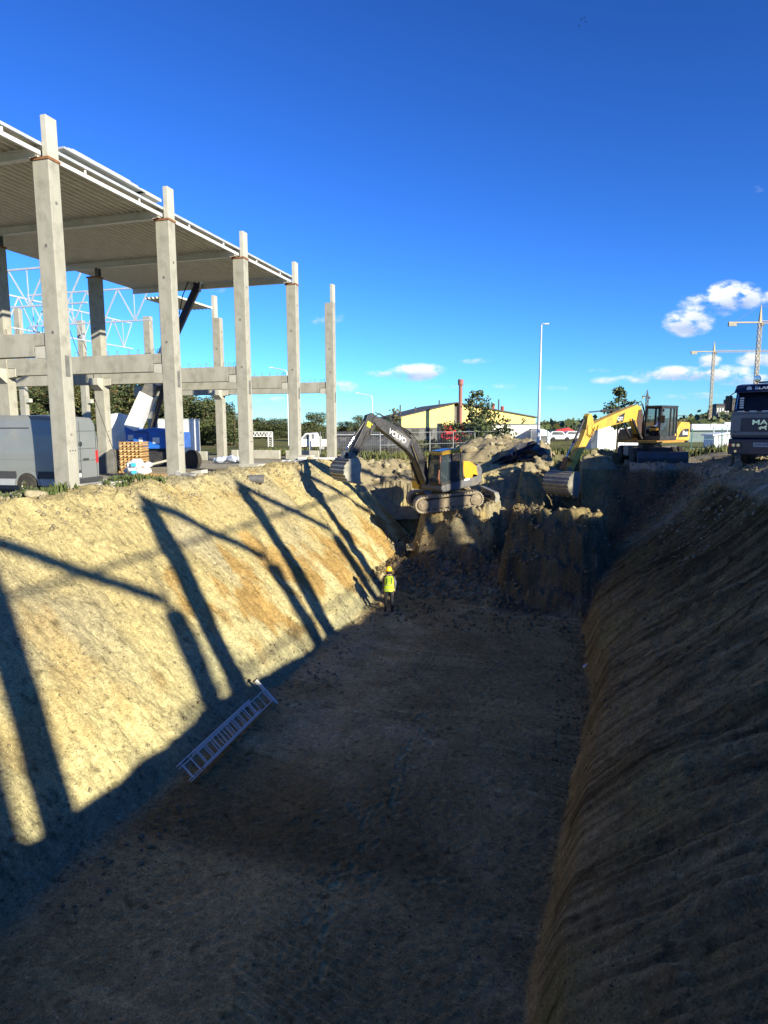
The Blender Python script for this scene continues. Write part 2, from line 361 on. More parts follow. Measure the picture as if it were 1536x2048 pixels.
    # tooth marks running down the slopes
    led = zz_l = z; z = z+onL*(.03*np.sin((z+.5*fbm(X*.3, Y*.25, 57, 3))*5.2)*ss(-.1, .3, fbm(X*.5, Y*.3, 58, 2))+.045*fbm(X*.5, Y*2.2, 51, 3)+.012*fbm(X*1.2, Y*9, 52, 2)+.12*fbm(X*1.1, Y*1.1, 53, 5, .48)-.14*np.maximum(0, fbm(X*4.5, Y*4.5, 54, 3, .6)-.15)+.02*fbm(X*8, Y*8, 55, 3, .6)-.05*np.maximum(0, .10-np.abs(fbm(X*1.3, Y*2.6, 56, 3)))*6)
    tw = Y+.22*X
    rid = 1-np.abs(fbm(X*.14, tw*3.2, 61, 3))*2.2
    z = z+onR*(.12*rid*ss(.3, 2.5, X)+.07*(1-2*np.abs(fbm(X*.22, tw*6, 62, 3)))+.045*(1-2*np.abs(fbm(X*.35, tw*13, 68, 2)))+.13*fbm(X*.8, Y*.8, 63, 4, .55)+.09*fbm(X*3.4, Y*3.4, 64, 4, .6))
    onfar = onfar*(1-.55*ss(-3.2, -2.4, X)*ss(2.4, 1.4, X))
    z = z+onfar*(.14*fbm(X*1.1, Y*1.1, 67, 3)+.13*fbm(X*2.2, Y*2.2, 65, 4, .6)+.10*np.abs(fbm(X*5, Y*5, 66, 3, .6)))
    fl = (1-np.clip(onL+onR, 0, 1))*depth*(1-ss(26, 27.5, Y))
    z = z+fl*(.022*fbm(X*2.2, Y*2.2, 71, 5, .6)+.020*fbm(X*11, Y*11, 72, 2)+.012*fbm(X*.6+Y*2.2, Y*.4, 73, 2))
    # tracked-machine cleat prints
    cl = ss(.25, .6, fbm(X*.5, Y*.35, 75, 2))
    z = z+fl*cl*.015*np.sign(np.sin((Y*.93+X*.35)*2*pi/.16))
    offc = (1-depth)
    z = z+offc*(.05*fbm(X*2.5, Y*2.5, 81, 4)+.05*np.maximum(0, fbm(X*7, Y*7, 82, 3)))*ss(-19, -15.5, X)*ss(48, 44, Y)*ss(20, 14, X)
    # crumbling edges
    edge = np.exp(-((ground-pit)/.35)**2)
    z = z+edge*(.14*fbm(X*2.6, Y*2.6, 83, 4, .6))
    for (fx, fy, an, k) in FOOT:
        m = (np.abs(X-fx) < .3) & (np.abs(Y-fy) < .3)
        if not m.any(): continue
        dx = X[m]-fx; dy = Y[m]-fy; a = dx*cos(an)+dy*sin(an); b = -dx*sin(an)+dy*cos(an)
        r = np.sqrt((a/.15)**2+(b/.058)**2)
        z[m] += k*(-.022*(1-ss(.7, 1.05, r))+.012*np.exp(-((r-1.25)/.22)**2))
    return z
def spaced(segs):
    out = []
    for a, b, s in segs:
        n = max(1, int(round((b-a)/s))); out += list(np.linspace(a, b, n, endpoint=False))
    out.append(segs[-1][1]); return np.array(out)
xs = spaced([(-60, -30, 1.5), (-30, -20, .6), (-20, -16, .2), (-16, -13.8, .07), (-13.8, 7.2, .036), (7.2, 10, .1), (10, 20, .5), (20, 40, 1.5)])
ysl = [-12, -8, -4, -1, 0, .6]; y = 1.0
while y < 5: ysl.append(y); y += .12
while y < 40: ysl.append(y); y += max(.027, .0029*y if y < 22 else .0036*y)
while y < 48: ysl.append(y); y += .3
ysl += [48, 50, 54, 60, 66, 72]; ys = np.array(ysl)
GX, GY = np.meshgrid(xs, ys); Z = terrain(GX, GY)
Z = np.where((GY <= -4) | (GX >= 20) | (GX <= -30) | (GY >= 54), GZ, Z)
nx, ny = len(xs), len(ys)
# soil colours (sand, ochre seams, grey-green clay, dark loam), with far-end shade painted in
zz = Z
n1 = fbm(GX*.35, GY*.35, 101, 4); n2 = fbm(GX*1.3, GY*1.3, 102, 4); n3 = fbm(GX*.75, GY*.9, 103, 4, .6); n4 = fbm(GX*6, GY*6, 104, 3)
def C(*c): return np.array(c)[None, None, :]
def mixc(a, b, t): return a+(b-a)*t[..., None]
sand = C(.41, .34, .16); sand_l = C(.50, .435, .215); ochre = C(.33, .215, .075); grey = C(.28, .255, .175); clay = C(.26, .25, .15); loam = C(.215, .15, .062); floorc = C(.31, .225, .10)
band = zz+.5*n1
col = mixc(sand+0*zz[..., None], grey, ss(-.1, .5, fbm(GX*.5, GY*.5, 106, 4))*.55)
col = mixc(col, sand_l, ss(-2.2, -4.2, band)*.8)
col = mixc(col, ochre, ss(.08, .4, n3+.25*np.exp(-((zz+3.6)/.9)**2)-.12+.2*ss(15, 26, GY))*(.35+.6*ss(10, 17, GY))*ss(-.5, -2, zz+1.2*ss(18, 28, GY)))
col = mixc(col, ochre*1.1, ss(.12, .4, fbm(GX*1.4, GY*.8, 109, 4, .6))*ss(-1.6, -.4, zz)*ss(14, 24, GY)*.55)
col = mixc(col, clay, ss(-4.5, -5.15, zz+.35*n2)*.85)
col = mixc(col, clay*1.15, np.exp(-((GY-14.8)/1.3)**2-((GX+8.9)/.7)**2)*.8)
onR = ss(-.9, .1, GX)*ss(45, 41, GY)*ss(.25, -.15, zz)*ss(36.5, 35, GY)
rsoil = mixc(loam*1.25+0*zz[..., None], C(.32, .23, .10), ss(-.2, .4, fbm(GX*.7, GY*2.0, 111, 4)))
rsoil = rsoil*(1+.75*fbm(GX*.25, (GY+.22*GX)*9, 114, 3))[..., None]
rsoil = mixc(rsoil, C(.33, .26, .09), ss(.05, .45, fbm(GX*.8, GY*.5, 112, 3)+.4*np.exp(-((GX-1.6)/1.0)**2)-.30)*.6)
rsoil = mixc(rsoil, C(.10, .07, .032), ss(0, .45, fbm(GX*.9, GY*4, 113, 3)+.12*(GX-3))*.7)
rsoil = rsoil*np.array([.80, .86, .98])*(1-.45*ss(14, 26, GY+2.2*(GX-3)))[..., None]  # shade at the far upper right bank darkened into the colour
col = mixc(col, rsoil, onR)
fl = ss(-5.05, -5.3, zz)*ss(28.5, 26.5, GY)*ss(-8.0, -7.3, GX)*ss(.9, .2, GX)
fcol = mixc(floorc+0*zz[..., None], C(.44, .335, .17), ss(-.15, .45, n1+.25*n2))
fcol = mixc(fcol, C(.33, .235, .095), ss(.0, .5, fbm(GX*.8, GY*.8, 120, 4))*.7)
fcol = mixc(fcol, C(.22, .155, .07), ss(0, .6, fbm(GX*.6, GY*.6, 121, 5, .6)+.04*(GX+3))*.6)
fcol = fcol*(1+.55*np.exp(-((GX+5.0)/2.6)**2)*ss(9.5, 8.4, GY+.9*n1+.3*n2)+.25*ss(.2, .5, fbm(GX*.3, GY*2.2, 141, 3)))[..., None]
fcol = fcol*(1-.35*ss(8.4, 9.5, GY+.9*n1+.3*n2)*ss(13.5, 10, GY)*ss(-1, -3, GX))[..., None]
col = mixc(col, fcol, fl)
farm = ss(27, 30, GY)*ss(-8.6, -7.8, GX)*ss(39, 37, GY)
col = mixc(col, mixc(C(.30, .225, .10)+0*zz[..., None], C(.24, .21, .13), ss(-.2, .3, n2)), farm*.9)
col = mixc(col, mixc(C(.115, .09, .055)+0*zz[..., None], C(.17, .14, .10), ss(-.1, .4, n4)), farm*ss(-3.3, -4.0, zz+.3*n2)*.95)  # shade on the lower pedestal and rubble painted as darker soil
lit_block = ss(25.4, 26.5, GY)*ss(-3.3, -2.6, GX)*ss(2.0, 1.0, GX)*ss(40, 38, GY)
col = mixc(col, mixc(C(.20, .18, .13)+0*zz[..., None], C(.23, .18, .085), ss(-2.6, -1.9, zz)), lit_block*.9)  # sunlit rim along the block top painted into the colour
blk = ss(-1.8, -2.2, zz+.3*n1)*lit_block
col = mixc(col, C(.085, .075, .045)*(1+.7*n2[..., None]), blk*.9)  # shaded face of the block below its rim painted dark
gdry = C(.27, .235, .155); gconc = C(.34, .315, .25)
col = mixc(col, C(.10, .075, .05), ss(1.2, 2.4, GX)*ss(30, 32, GY)*ss(41, 38, GY)*ss(.1, -.25, zz)*.85)  # shadow on the slope below the wheeled digger painted dark
top = ss(-.45, -.2, zz)*np.where(GX > 3, 1, 0)
col = mixc(col, mixc(C(.24, .205, .13)+0*zz[..., None], C(.33, .29, .20), ss(-.2, .3, n2)), top)
yard = ss(-15.3, -16.2, GX)
col = mixc(col, mixc(gconc+0*zz[..., None], gdry, ss(-.1, .4, n1)), yard)
farg = ss(42, 50, GY); col = mixc(col, mixc(C(.18, .165, .09)+0*zz[..., None], C(.10, .11, .045), ss(-.2, .2, n2)), farg)
n5 = fbm(GX*14, GY*14, 130, 3, .7)
col = col*(1+.14*n4[..., None])*(1+.14*n2[..., None])*(1+.25*n5[..., None]*.6)*(1-.45*ss(.35, .6, fbm(GX*6, GY*6, 131, 3, .6)))[..., None]
for (fx, fy, an, k_) in FOOT:
    m_ = (np.abs(GX-fx) < .25) & (np.abs(GY-fy) < .25); dx = GX[m_]-fx; dy = GY[m_]-fy; a_ = dx*cos(an)+dy*sin(an); b_ = -dx*sin(an)+dy*cos(an)
    col[m_] *= (1+.4*(1-ss(.7, 1.1, np.sqrt((a_/.15)**2+(b_/.06)**2))))[:, None]
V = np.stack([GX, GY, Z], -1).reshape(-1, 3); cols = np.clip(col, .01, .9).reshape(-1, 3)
idx = np.arange(nx*ny).reshape(ny, nx)
F = np.stack([idx[:-1, :-1], idx[:-1, 1:], idx[1:, 1:], idx[1:, :-1]], -1).reshape(-1, 4)
# the rest of the plain, out to the horizon
x0, x1, y0, y1 = xs[0], xs[-1], ys[0], ys[-1]; B = 2500
ov = []; of = []
for (a, b, c, d) in [(-B, B, -B, y0), (-B, B, y1, B), (-B, x0, y0, y1), (x1, B, y0, y1)]:
    k = len(V)+len(ov); ov += [(a, c, GZ), (b, c, GZ), (b, d, GZ), (a, d, GZ)]; of.append((k, k+1, k+2, k+3))
V = np.vstack([V, np.array(ov)]); F = np.vstack([F, np.array(of)]); cols = np.vstack([cols, np.tile([[.16, .16, .07]], (len(ov), 1))])
gm = bpy.data.materials.new('soil'); gm.use_nodes = True; t = gm.node_tree; b = t.nodes['Principled BSDF']
b.inputs['Roughness'].default_value = .95; b.inputs['Specular IOR Level'].default_value = 0
va = N(t, 'ShaderNodeVertexColor', layer_name='Col'); tcg = N(t, 'ShaderNodeTexCoord'); vec = tcg.outputs['Object']
f1 = noise(t, vec, 9, 9, .7); f2 = noise(t, vec, 34, 6, .75)
vm = N(t, 'ShaderNodeMapRange'); t.links.new(f1, vm.inputs[0]); vm.inputs[1].default_value = .3; vm.inputs[2].default_value = .7; vm.inputs[3].default_value = .66; vm.inputs[4].default_value = 1.32
vm2 = N(t, 'ShaderNodeMapRange'); t.links.new(f2, vm2.inputs[0]); vm2.inputs[1].default_value = .3; vm2.inputs[2].default_value = .7; vm2.inputs[3].default_value = .58; vm2.inputs[4].default_value = 1.42
mu = N(t, 'ShaderNodeVectorMath', operation='SCALE'); t.links.new(va.outputs[0], mu.inputs[0]); vo = N(t, 'ShaderNodeTexVoronoi'); vo.inputs['Scale'].default_value = 26; t.links.new(vec, vo.inputs['Vector'])
sv = N(t, 'ShaderNodeSeparateColor'); t.links.new(vo.outputs['Color'], sv.inputs[0])
peb = math_(t, 'MULTIPLY', math_(t, 'LESS_THAN', vo.outputs['Distance'], .42), math_(t, 'GREATER_THAN', sv.outputs[0], .86))
pit_ = math_(t, 'MULTIPLY', math_(t, 'LESS_THAN', vo.outputs['Distance'], .5), math_(t, 'LESS_THAN', sv.outputs[0], .09))
pv = math_(t, 'SUBTRACT', math_(t, 'MULTIPLY_ADD', peb, .35, 1.0), math_(t, 'MULTIPLY', pit_, .35))
t.links.new(math_(t, 'MULTIPLY', pv, math_(t, 'MULTIPLY', vm.outputs[0], vm2.outputs[0])), mu.inputs['Scale'])
t.links.new(mu.outputs[0], b.inputs['Base Color'])
bn = N(t, 'ShaderNodeBump'); bn.inputs['Strength'].default_value = 1.0; bn.inputs['Distance'].default_value = .04
t.links.new(math_(t, 'ADD', noise(t, vec, 14, 9, .72), math_(t, 'MULTIPLY', f2, .35)), bn.inputs['Height']); t.links.new(bn.outputs[0], b.inputs['Normal'])
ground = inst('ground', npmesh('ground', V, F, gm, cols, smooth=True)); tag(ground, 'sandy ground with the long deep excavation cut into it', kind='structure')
def gz(x, y):
    i = min(max(np.searchsorted(xs, x)-1, 0), nx-2); j = min(max(np.searchsorted(ys, y)-1, 0), ny-2)
    return float(Z[j, i])
# loose clods and stones too many to count
soilm = pm('clod_soil', (.28, .235, .135), (.19, .155, .09), 3, .95, bump=.4)
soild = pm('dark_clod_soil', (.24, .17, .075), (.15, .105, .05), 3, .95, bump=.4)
def clods(name, regions, mat, seed, label):
    r = np.random.RandomState(seed); base = np.array([(1, 0, 0), (0, 1, 0), (-1, 0, 0), (0, -1, 0), (0, 0, 1), (0, 0, -1)], float)
    bf = np.array([(0, 1, 4), (1, 2, 4), (2, 3, 4), (3, 0, 4), (1, 0, 5), (2, 1, 5), (3, 2, 5), (0, 3, 5)])
    VV = []; FF = []; k = 0
    for (xa, xb, ya, yb, n, s0, s1) in regions:
        for _ in range(n):
            x = r.uniform(xa, xb); y = r.uniform(ya, yb); s = s0+(s1-s0)*r.rand()**3
            v = base*(1+r.uniform(-.35, .35, (6, 3)))*s*r.uniform(.6, 1.2, 3)
            an = r.rand()*6.28; c, sn = cos(an), sin(an); v = np.stack([v[:, 0]*c-v[:, 1]*sn, v[:, 0]*sn+v[:, 1]*c, v[:, 2]], 1)
            VV.append(v+np.array([x, y, gz(x, y)+s*.25])); FF.append(bf+k); k += 6
    o = inst(name, npmesh(name, np.vstack(VV), np.vstack(FF), mat)); return tag(o, label, kind='stuff')
clods('soil_clods', [(-15.6, -12.6, 9, 38, 2600, .015, .09), (-13, -8, 8, 38, 2600, .008, .045), (-8.6, -6.6, 7, 27, 900, .012, .07), (-9, -3, 31.5, 38, 1300, .02, .16), (-3, 2, 28, 37, 900, .02, .13), (3.5, 9, 22, 37, 1500, .02, .10)], soilm, 4, 'loose sandy clods and stones scattered over the banks')
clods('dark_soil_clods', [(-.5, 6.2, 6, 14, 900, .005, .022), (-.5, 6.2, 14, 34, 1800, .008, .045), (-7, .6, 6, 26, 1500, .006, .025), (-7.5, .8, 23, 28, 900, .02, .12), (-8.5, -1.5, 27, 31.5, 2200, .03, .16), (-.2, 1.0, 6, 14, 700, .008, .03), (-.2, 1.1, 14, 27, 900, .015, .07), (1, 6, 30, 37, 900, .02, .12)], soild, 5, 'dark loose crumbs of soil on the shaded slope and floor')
# ------------------------------------------------------------------ left hall: precast frame
CX = -15.18; CY0 = 16.85; SP = 6.0; WX = .59; WY = .44; RX = -23.47
def FY(n): return CY0+SP*n
ordn = ['nearest', 'second', 'third', 'fourth', 'fifth']
def hole(mb, x, y, z, axis, r=.055):
    if axis == 'y': mb.tube((x, y-.004, z), (x, y+.01, z), r, n=10)
    else: mb.tube((x-.01, y, z), (x+.004, y, z), r, n=10)
def column(name, label, x, y, ztop, stub, corb, group, stubside=1, cap=True, base=GZ-.3, plate=True, dots=True):
    t = thing(name, label, 'concrete column', (x, y, base), 0, group); zb = -base
    MB().box(-WX, 0, 0, WY, 0, ztop+zb).build('shaft', concrete, t, bevel=.02)
    if stub:
        a, b_ = (-.2, 0) if stubside > 0 else (-WX, -WX+.22)
        MB().box(a, b_, .003, WY-.003, ztop+zb+.001, stub+zb).build('upper_stub', concrete_light, t, bevel=.012)
    for c in corb:
        m = MB()
        if c == '-x': m.prism([(-WX-.42, 4.14+zb), (-WX-.001, 4.09+zb), (-WX-.001, 4.48+zb), (-WX-.42, 4.48+zb)], .02, WY-.02)
        if c == '+x': m.prism([(.42, 4.14+zb), (.42, 4.48+zb), (.001, 4.48+zb), (.001, 4.09+zb)], .02, WY-.02)
        if c == '-y': m.prism([(-.4, 4.14+zb), (-.4, 4.48+zb), (-.001, 4.48+zb), (-.001, 3.85+zb)], -WX+.02, -.02, 'yz')
        m.build('corbel', concrete_light, t, bevel=.012)
    if cap:
        MB().box(-WX-.05, .03, -.03, WY+.03, ztop+zb-.07, ztop+zb+.004).build('rusty_cap_band', rust, t)
        for dx in (-.5, -.32): MB().tube((dx, .1, ztop+zb), (dx, .1, ztop+zb+.22), .012, n=6).build('anchor_bolt', rebar, t)
    if plate:
        MB().box(-.002, .008, .14, .32, 3.55+zb, 4.2+zb).build('embedded_plate', concrete_dark, t)
    if dots:
        m = MB(); rr = random.Random(int(x*10+y*7))
        for k in range(2): hole(m, -WX/2+rr.uniform(-.05, .05), 0, zb+[7.3, 5.1][k]+rr.uniform(-.5, .5), 'y')
        hole(m, 0, .22, zb+8.6+rr.uniform(-.3, .3), 'x'); hole(m, 0, .2, zb+1.75, 'x', .035)
        for k in range(3): hole(m, 0, .11+k*.11, zb+1.25, 'x', .03)
        m.build('cast_holes', concrete_dark, t)
    return t
dsc = ['nearest front column, in front of the grey van', 'front column beside the blue crane, second from the camera', 'third front column, right of the plastic bales', 'fourth front column, the last one under the roof edge', 'last front column without roof, its slim top rising bare into the sky']
for n in range(5):
    column('concrete_column', dsc[n], CX, FY(n), 9.95, 11.12, ['-x'], 'concrete columns of the front row', cap=n < 4)
column('concrete_column', 'front row column standing left of the view', CX, FY(-1), 9.95, 11.12, ['-x'], 'concrete columns of the front row')
d2 = {1: 'inner column at the left edge behind the van, in the roof shadow above', 2: 'inner column between the van and the white tank', 3: 'inner column half hidden behind the front column by the blue crane', 4: 'inner column with bare stub top against the sky, beyond the blue crane'}
for n in (0, 1, 2, 3, 4):
    column('concrete_column', d2.get(n, 'inner row column standing left of the view'), RX, FY(n), 9.6 if n < 4 else 9.4, None if n < 4 else 10.9, ['+x', '-x', '-y'], 'concrete columns of the inner row', stubside=-1, cap=n < 4, plate=False, dots=n > 1)
d3 = ['far column at the left edge below the white truss', 'far column with its middle in shadow, left of the inner crane column', 'slim far column behind the truss between the first two front columns']
for k, (px, py, D, zt) in enumerate([(36, 616, 56, None), (298, 632, 50, None), (163, 640, 58, None)]):
    p = at(px, py, D); column('concrete_column', d3[k], p.x, p.y, p.z, None, ['+x'], 'concrete columns of the far row', cap=False, plate=False, dots=False)
# floor beams with notched ends and lifting loops
def floor_beam(label, x0, x1, y, loops=14):
    t = thing('floor_beam', label, 'concrete beam', (x0, y, 4.2), 0, 'concrete floor beams'); L = x1-x0
    MB().prism([(0, .30), (.36, .30), (.36, -.02), (L-.46, -.02), (L-.46, .30), (L-.04, .30), (L-.04, .69), (0, .69)], .04, WY-.04).build('beam', concrete, t, bevel=.012)
    xx = [L-.25, L-.5, L-.8]+[L-1.2-.52*i for i in range(int((L-2)/.52))]
    me = MB().path([(0, 0, 0), (0, 0, .16), (.03, 0, .2), (.09, 0, .2), (.12, 0, .16), (.12, 0, 0)], .009, 5).mesh('rebar_loop', rebar)
    rr = random.Random(int(y))
    for x in xx[:18]: inst('rebar_loop', me, t, (x, .22+rr.uniform(-.05, .05), .69), (rr.uniform(-.1, .1), rr.uniform(-.15, .15), rr.uniform(0, 3)))
dfb = ['floor beam at the left edge above the van', 'floor beam spanning above the pallet stack between first and second front column', 'floor beam left of the third front column', 'floor beam left of the fourth front column', 'shortest looking floor beam, ending at the last roofless front column']
for n in range(0, 5): floor_beam(dfb[n], RX+.02, CX-WX, FY(n))
for n, lab in ((2, 'inner floor beam running left of the column by the tank'), (4, 'inner floor beam left of the column with the bare stub')):
    t = thing('floor_beam', lab, 'concrete beam', (RX-WX-6.6, FY(n), 4.2), 0, 'concrete floor beams')
    MB().box(0, 6.5, .04, WY-.04, -.02, .69).build('beam', concrete, t, bevel=.012)
# steel roof beams
def ibeam(m, L, h=.28, w=.2, ty=.012):
    m.box(0, L, -w/2, w/2, 0, .018); m.box(0, L, -w/2, w/2, h-.018, h); m.box(0, L, -ty/2, ty/2, .0181, h-.0181); return m
drb = ['white steel roof beam ending on the nearest front column', 'white steel roof beam ending on the second front column', 'white steel roof beam ending on the third front column', 'white steel roof beam at the far end of the roof, ending on the fourth front column']
for n in range(0, 4):
    t = thing('roof_beam', drb[n], 'steel beam', (-26.0, FY(n)+.22, 10.02), 0, 'white steel beams under the roof deck')
    ibeam(MB(), 10.5).build('girder', whitesteel, t)
    MB().box(10.12, 10.35, -.14, .14, -.05, .0).build('bearing_plate', rust, t)
    MB().box(10.25, 10.27, -.1, .1, .02, .32).build('end_stiffener', whitesteel, t)
    for s_ in (-1, 1): MB().box(2.35, 2.5, s_*.12-.02, s_*.12+.02, -.42, 0).build('bearing_post', concrete_dark, t)
# trapezoidal roof deck, ribs running along the hall
def deck(label, x0, x1, y0, y1, z, pitch=.29, panel=1.16):
    t = thing('roof_deck', label, 'roof deck', (x0, y0, z), 0); n = int((x1-x0)/panel); per = int(round(panel/pitch))
    V = []; F = []; L = y1-y0
    prof = []
    for i in range(per):
        b = i*pitch; prof += [(b, .0), (b+.05, 0.0), (b+.09, .12), (b+.25, .12)]
    prof.append((per*pitch, 0))
    m = MB(); k = len(prof); m.add([(x, 0, zz_) for x, zz_ in prof]+[(x, L, zz_) for x, zz_ in prof], [(i, i+1, k+i+1, k+i) for i in range(k-1)])
    me = m.mesh('deck_sheet', deckm)
    for i in range(n): inst('deck_sheet', me, t, (i*panel, 0, (i % 2)*.0015))
    return t
deck('long ribbed grey steel roof deck over the front bay', -26.0, -15.2, 10.2, 35.4, 10.32)
deck('small ribbed roof deck beyond, seen behind the crane jib', -26.3, -23.9, 36.6, 41.0, 10.0)
# white edge rails along the eaves, in front of the deck
for n, lab in enumerate(['white double edge rail of the roof left of the nearest column', 'white double edge rail between the nearest and second front column', 'white double edge rail between the second and third front column', 'white double edge rail running to the fourth front column']):
    y0_, y1_ = FY(n-1)+WY+.02, FY(n)-.02
    t = thing('eaves_rail', lab, 'steel rail', (CX-.3, y0_, 10.0), 0, 'white rails along the roof edge'); L = y1_-y0_
    MB().box(-.02, .06, 0, L, .0, .12).build('lower_rail', whitesteel, t); MB().box(.0, .09, -.1, L+.1, .27, .36).build('upper_rail', galv, t)
    for k in range(2): MB().box(.0, .04, 1.4+k*L/2, 1.46+k*L/2, .121, .269).build('rail_strut', whitesteel, t)
t = thing('sheet_stack', 'pack of spare roof sheets lying on the roof edge between first and second front column', 'sheet stack', (CX-.9, 17.6, 10.46), 0)
for k in range(3): MB().box(0, .85-.1*k, k*.3, 4.0-k*.3, k*.09, .06+k*.09).build('steel_sheet', galv, t)
t = thing('sheet_stack', 'short offcuts of roof sheet beside the second front column top', 'sheet stack', (CX-.9, 22.0-.6, 10.46), 0)
MB().box(0, .8, -.0, 1.2, 0, .1).build('steel_sheet', whitesteel, t)
# lattice trusses behind
def truss(label, p, q, h, n, mat=galv):
    p = Vector(p); q = Vector(q); d = q-p; L = d.length; t = thing('roof_truss', label, 'steel truss', p, atan2(d.y, d.x), 'white lattice trusses of the next hall')
    MB().bar((0, 0, 0), (L, 0, 0), .10, .10).build('bottom_chord', mat, t); MB().bar((0, 0, h), (L, 0, h), .11, .11).build('top_chord', mat, t)
    s_ = L/n
    for i in range(n):
        MB().bar((i*s_, 0, h), (i*s_+s_/2, 0, 0), .07).build('diagonal', mat, t); MB().bar((i*s_+s_/2, 0, 0), (i*s_+s_, 0, h), .07).build('diagonal', mat, t)
        MB().bar((i*s_+s_/2, 0, 0), (i*s_+s_/2, 0, h), .05).build('post', mat, t)
truss('lattice truss crossing behind the inner columns, right of the nearest front column', (-39.5, 40.85, 9.5), (-28.9, 40.85, 9.5), 2.25, 4)
truss('lattice truss at the left edge behind the inner column', (-41, 34.85, 9.65), (-29.2, 34.85, 9.65), 2.3, 4)
truss('lattice truss running away from the camera at the far left', (-39.6, 34.9, 9.2), (-39.6, 53, 9.2), 2.3, 7)
0 and truss('lattice truss running away behind the inner crane column', (-31.2, 40.9, 9.3), (-31.2, 55, 9.3), 2.3, 5)
0 and truss('farthest lattice truss low behind the others', (-44, 52, 9.6), (-31.5, 52, 9.6), 2.3, 4)
t = thing('bracing_cable', 'thin dark cable slanting down from the first front column to the yard', 'cable')
MB().tube(at(132, 640, 28), at(243, 945, 30), .014, n=5).build('wire', black_paint, t)
# footings at the column feet
def block(name, label, cat, x, y, z, sx, sy, sz, mat, rot=0, group=None, bev=.02):
    o = MB().box(-sx/2, sx/2, -sy/2, sy/2, 0, sz).build(name, mat, None, bevel=bev, loc=(x, y, z), rot=(0, 0, rot)); return tag(o, label, cat, group)
block('footing', 'white concrete footing at the right of the nearest front column', 'footing', -14.85, 17.95, -.30, .6, 1.7, .48, concrete_light)
block('footing', 'small tarred footing at the second front column foot', 'footing', -14.95, 23.0, -.25, 1.0, .8, .36, pm('tarred_concrete', (.55, .53, .46), (.05, .05, .05), 2.5, .8), group=None)
block('footing', 'pale footing under the third front column', 'footing', -15.15, 29.2, -.25, 1.1, 1.2, .4, concrete_light)
block('footing', 'pale footing at the fourth front column foot', 'footing', -15.1, 35.1, -.2, 1.1, 1.2, .5, concrete_light)
for k, (a, b_, yy, lab) in enumerate([(640, 575, 43, 'low precast wall panel between the last two front columns'), (563, 512, 43, 'low precast wall panel right of the third front column'), (480, 468, 43, 'low precast wall panel behind the plastic bales'), (420, 390, 40, 'low precast wall panel behind the loader tyre')]):
    pa = atz(a, 918, GZ+.0); A = CF + CR*(a-768)/FPX; Bv = CF+CR*(b_-768)/FPX
    xa = A.x/A.y*yy; xb = Bv.x/Bv.y*yy
    block('plinth_wall', lab, 'concrete wall', (xa+xb)/2, yy, GZ, abs(xa-xb), .2, .62, concrete_light, group='low precast wall panels')

# ------------------------------------------------------------------ neighbouring hall frame on the right bank, whose shadows cross the pit
RH = [12.4, 20.9, 29.4]
for k in range(-2, 4):
    yk = 2.3+6.25*k
    for r_, xr in enumerate(RH):
        t = thing('concrete_column', 'precast column of the neighbouring hall frame on the right bank', 'concrete column', (xr, yk, -.2), 0, 'columns of the neighbouring hall on the right')
        MB().box(-.3, .3, -.24, .24, 0, 10.1).build('shaft', concrete, t)
    for r_ in range(1):
        t = thing('roof_beam', 'steel roof beam of the neighbouring hall frame on the right bank', 'steel beam', (RH[r_]-.3, yk, 10.0), 0, 'roof beams of the neighbouring hall on the right')
        ibeam(MB(), 8.6, .34).build('girder', whitesteel, t)
for xr, zr, ww, lab in ((20.9, 11.7, .10, 'thin high'), (29.4, 10.9, .10, 'outer')):
    t = thing('eaves_rail', lab+' long steel rail of the neighbouring hall frame on the right bank', 'steel rail', (xr, -10.5, zr), 0, 'rails of the neighbouring hall on the right')
    MB().box(-.05, .05, 0, 32, 0, .13).build('rail', whitesteel, t)
    for k in range(-2, 4): MB().box(-.04, .04, 2.3+6.25*k+10.46, 2.3+6.25*k+10.54, 9.9-zr, 0).build('rail_post', whitesteel, t)
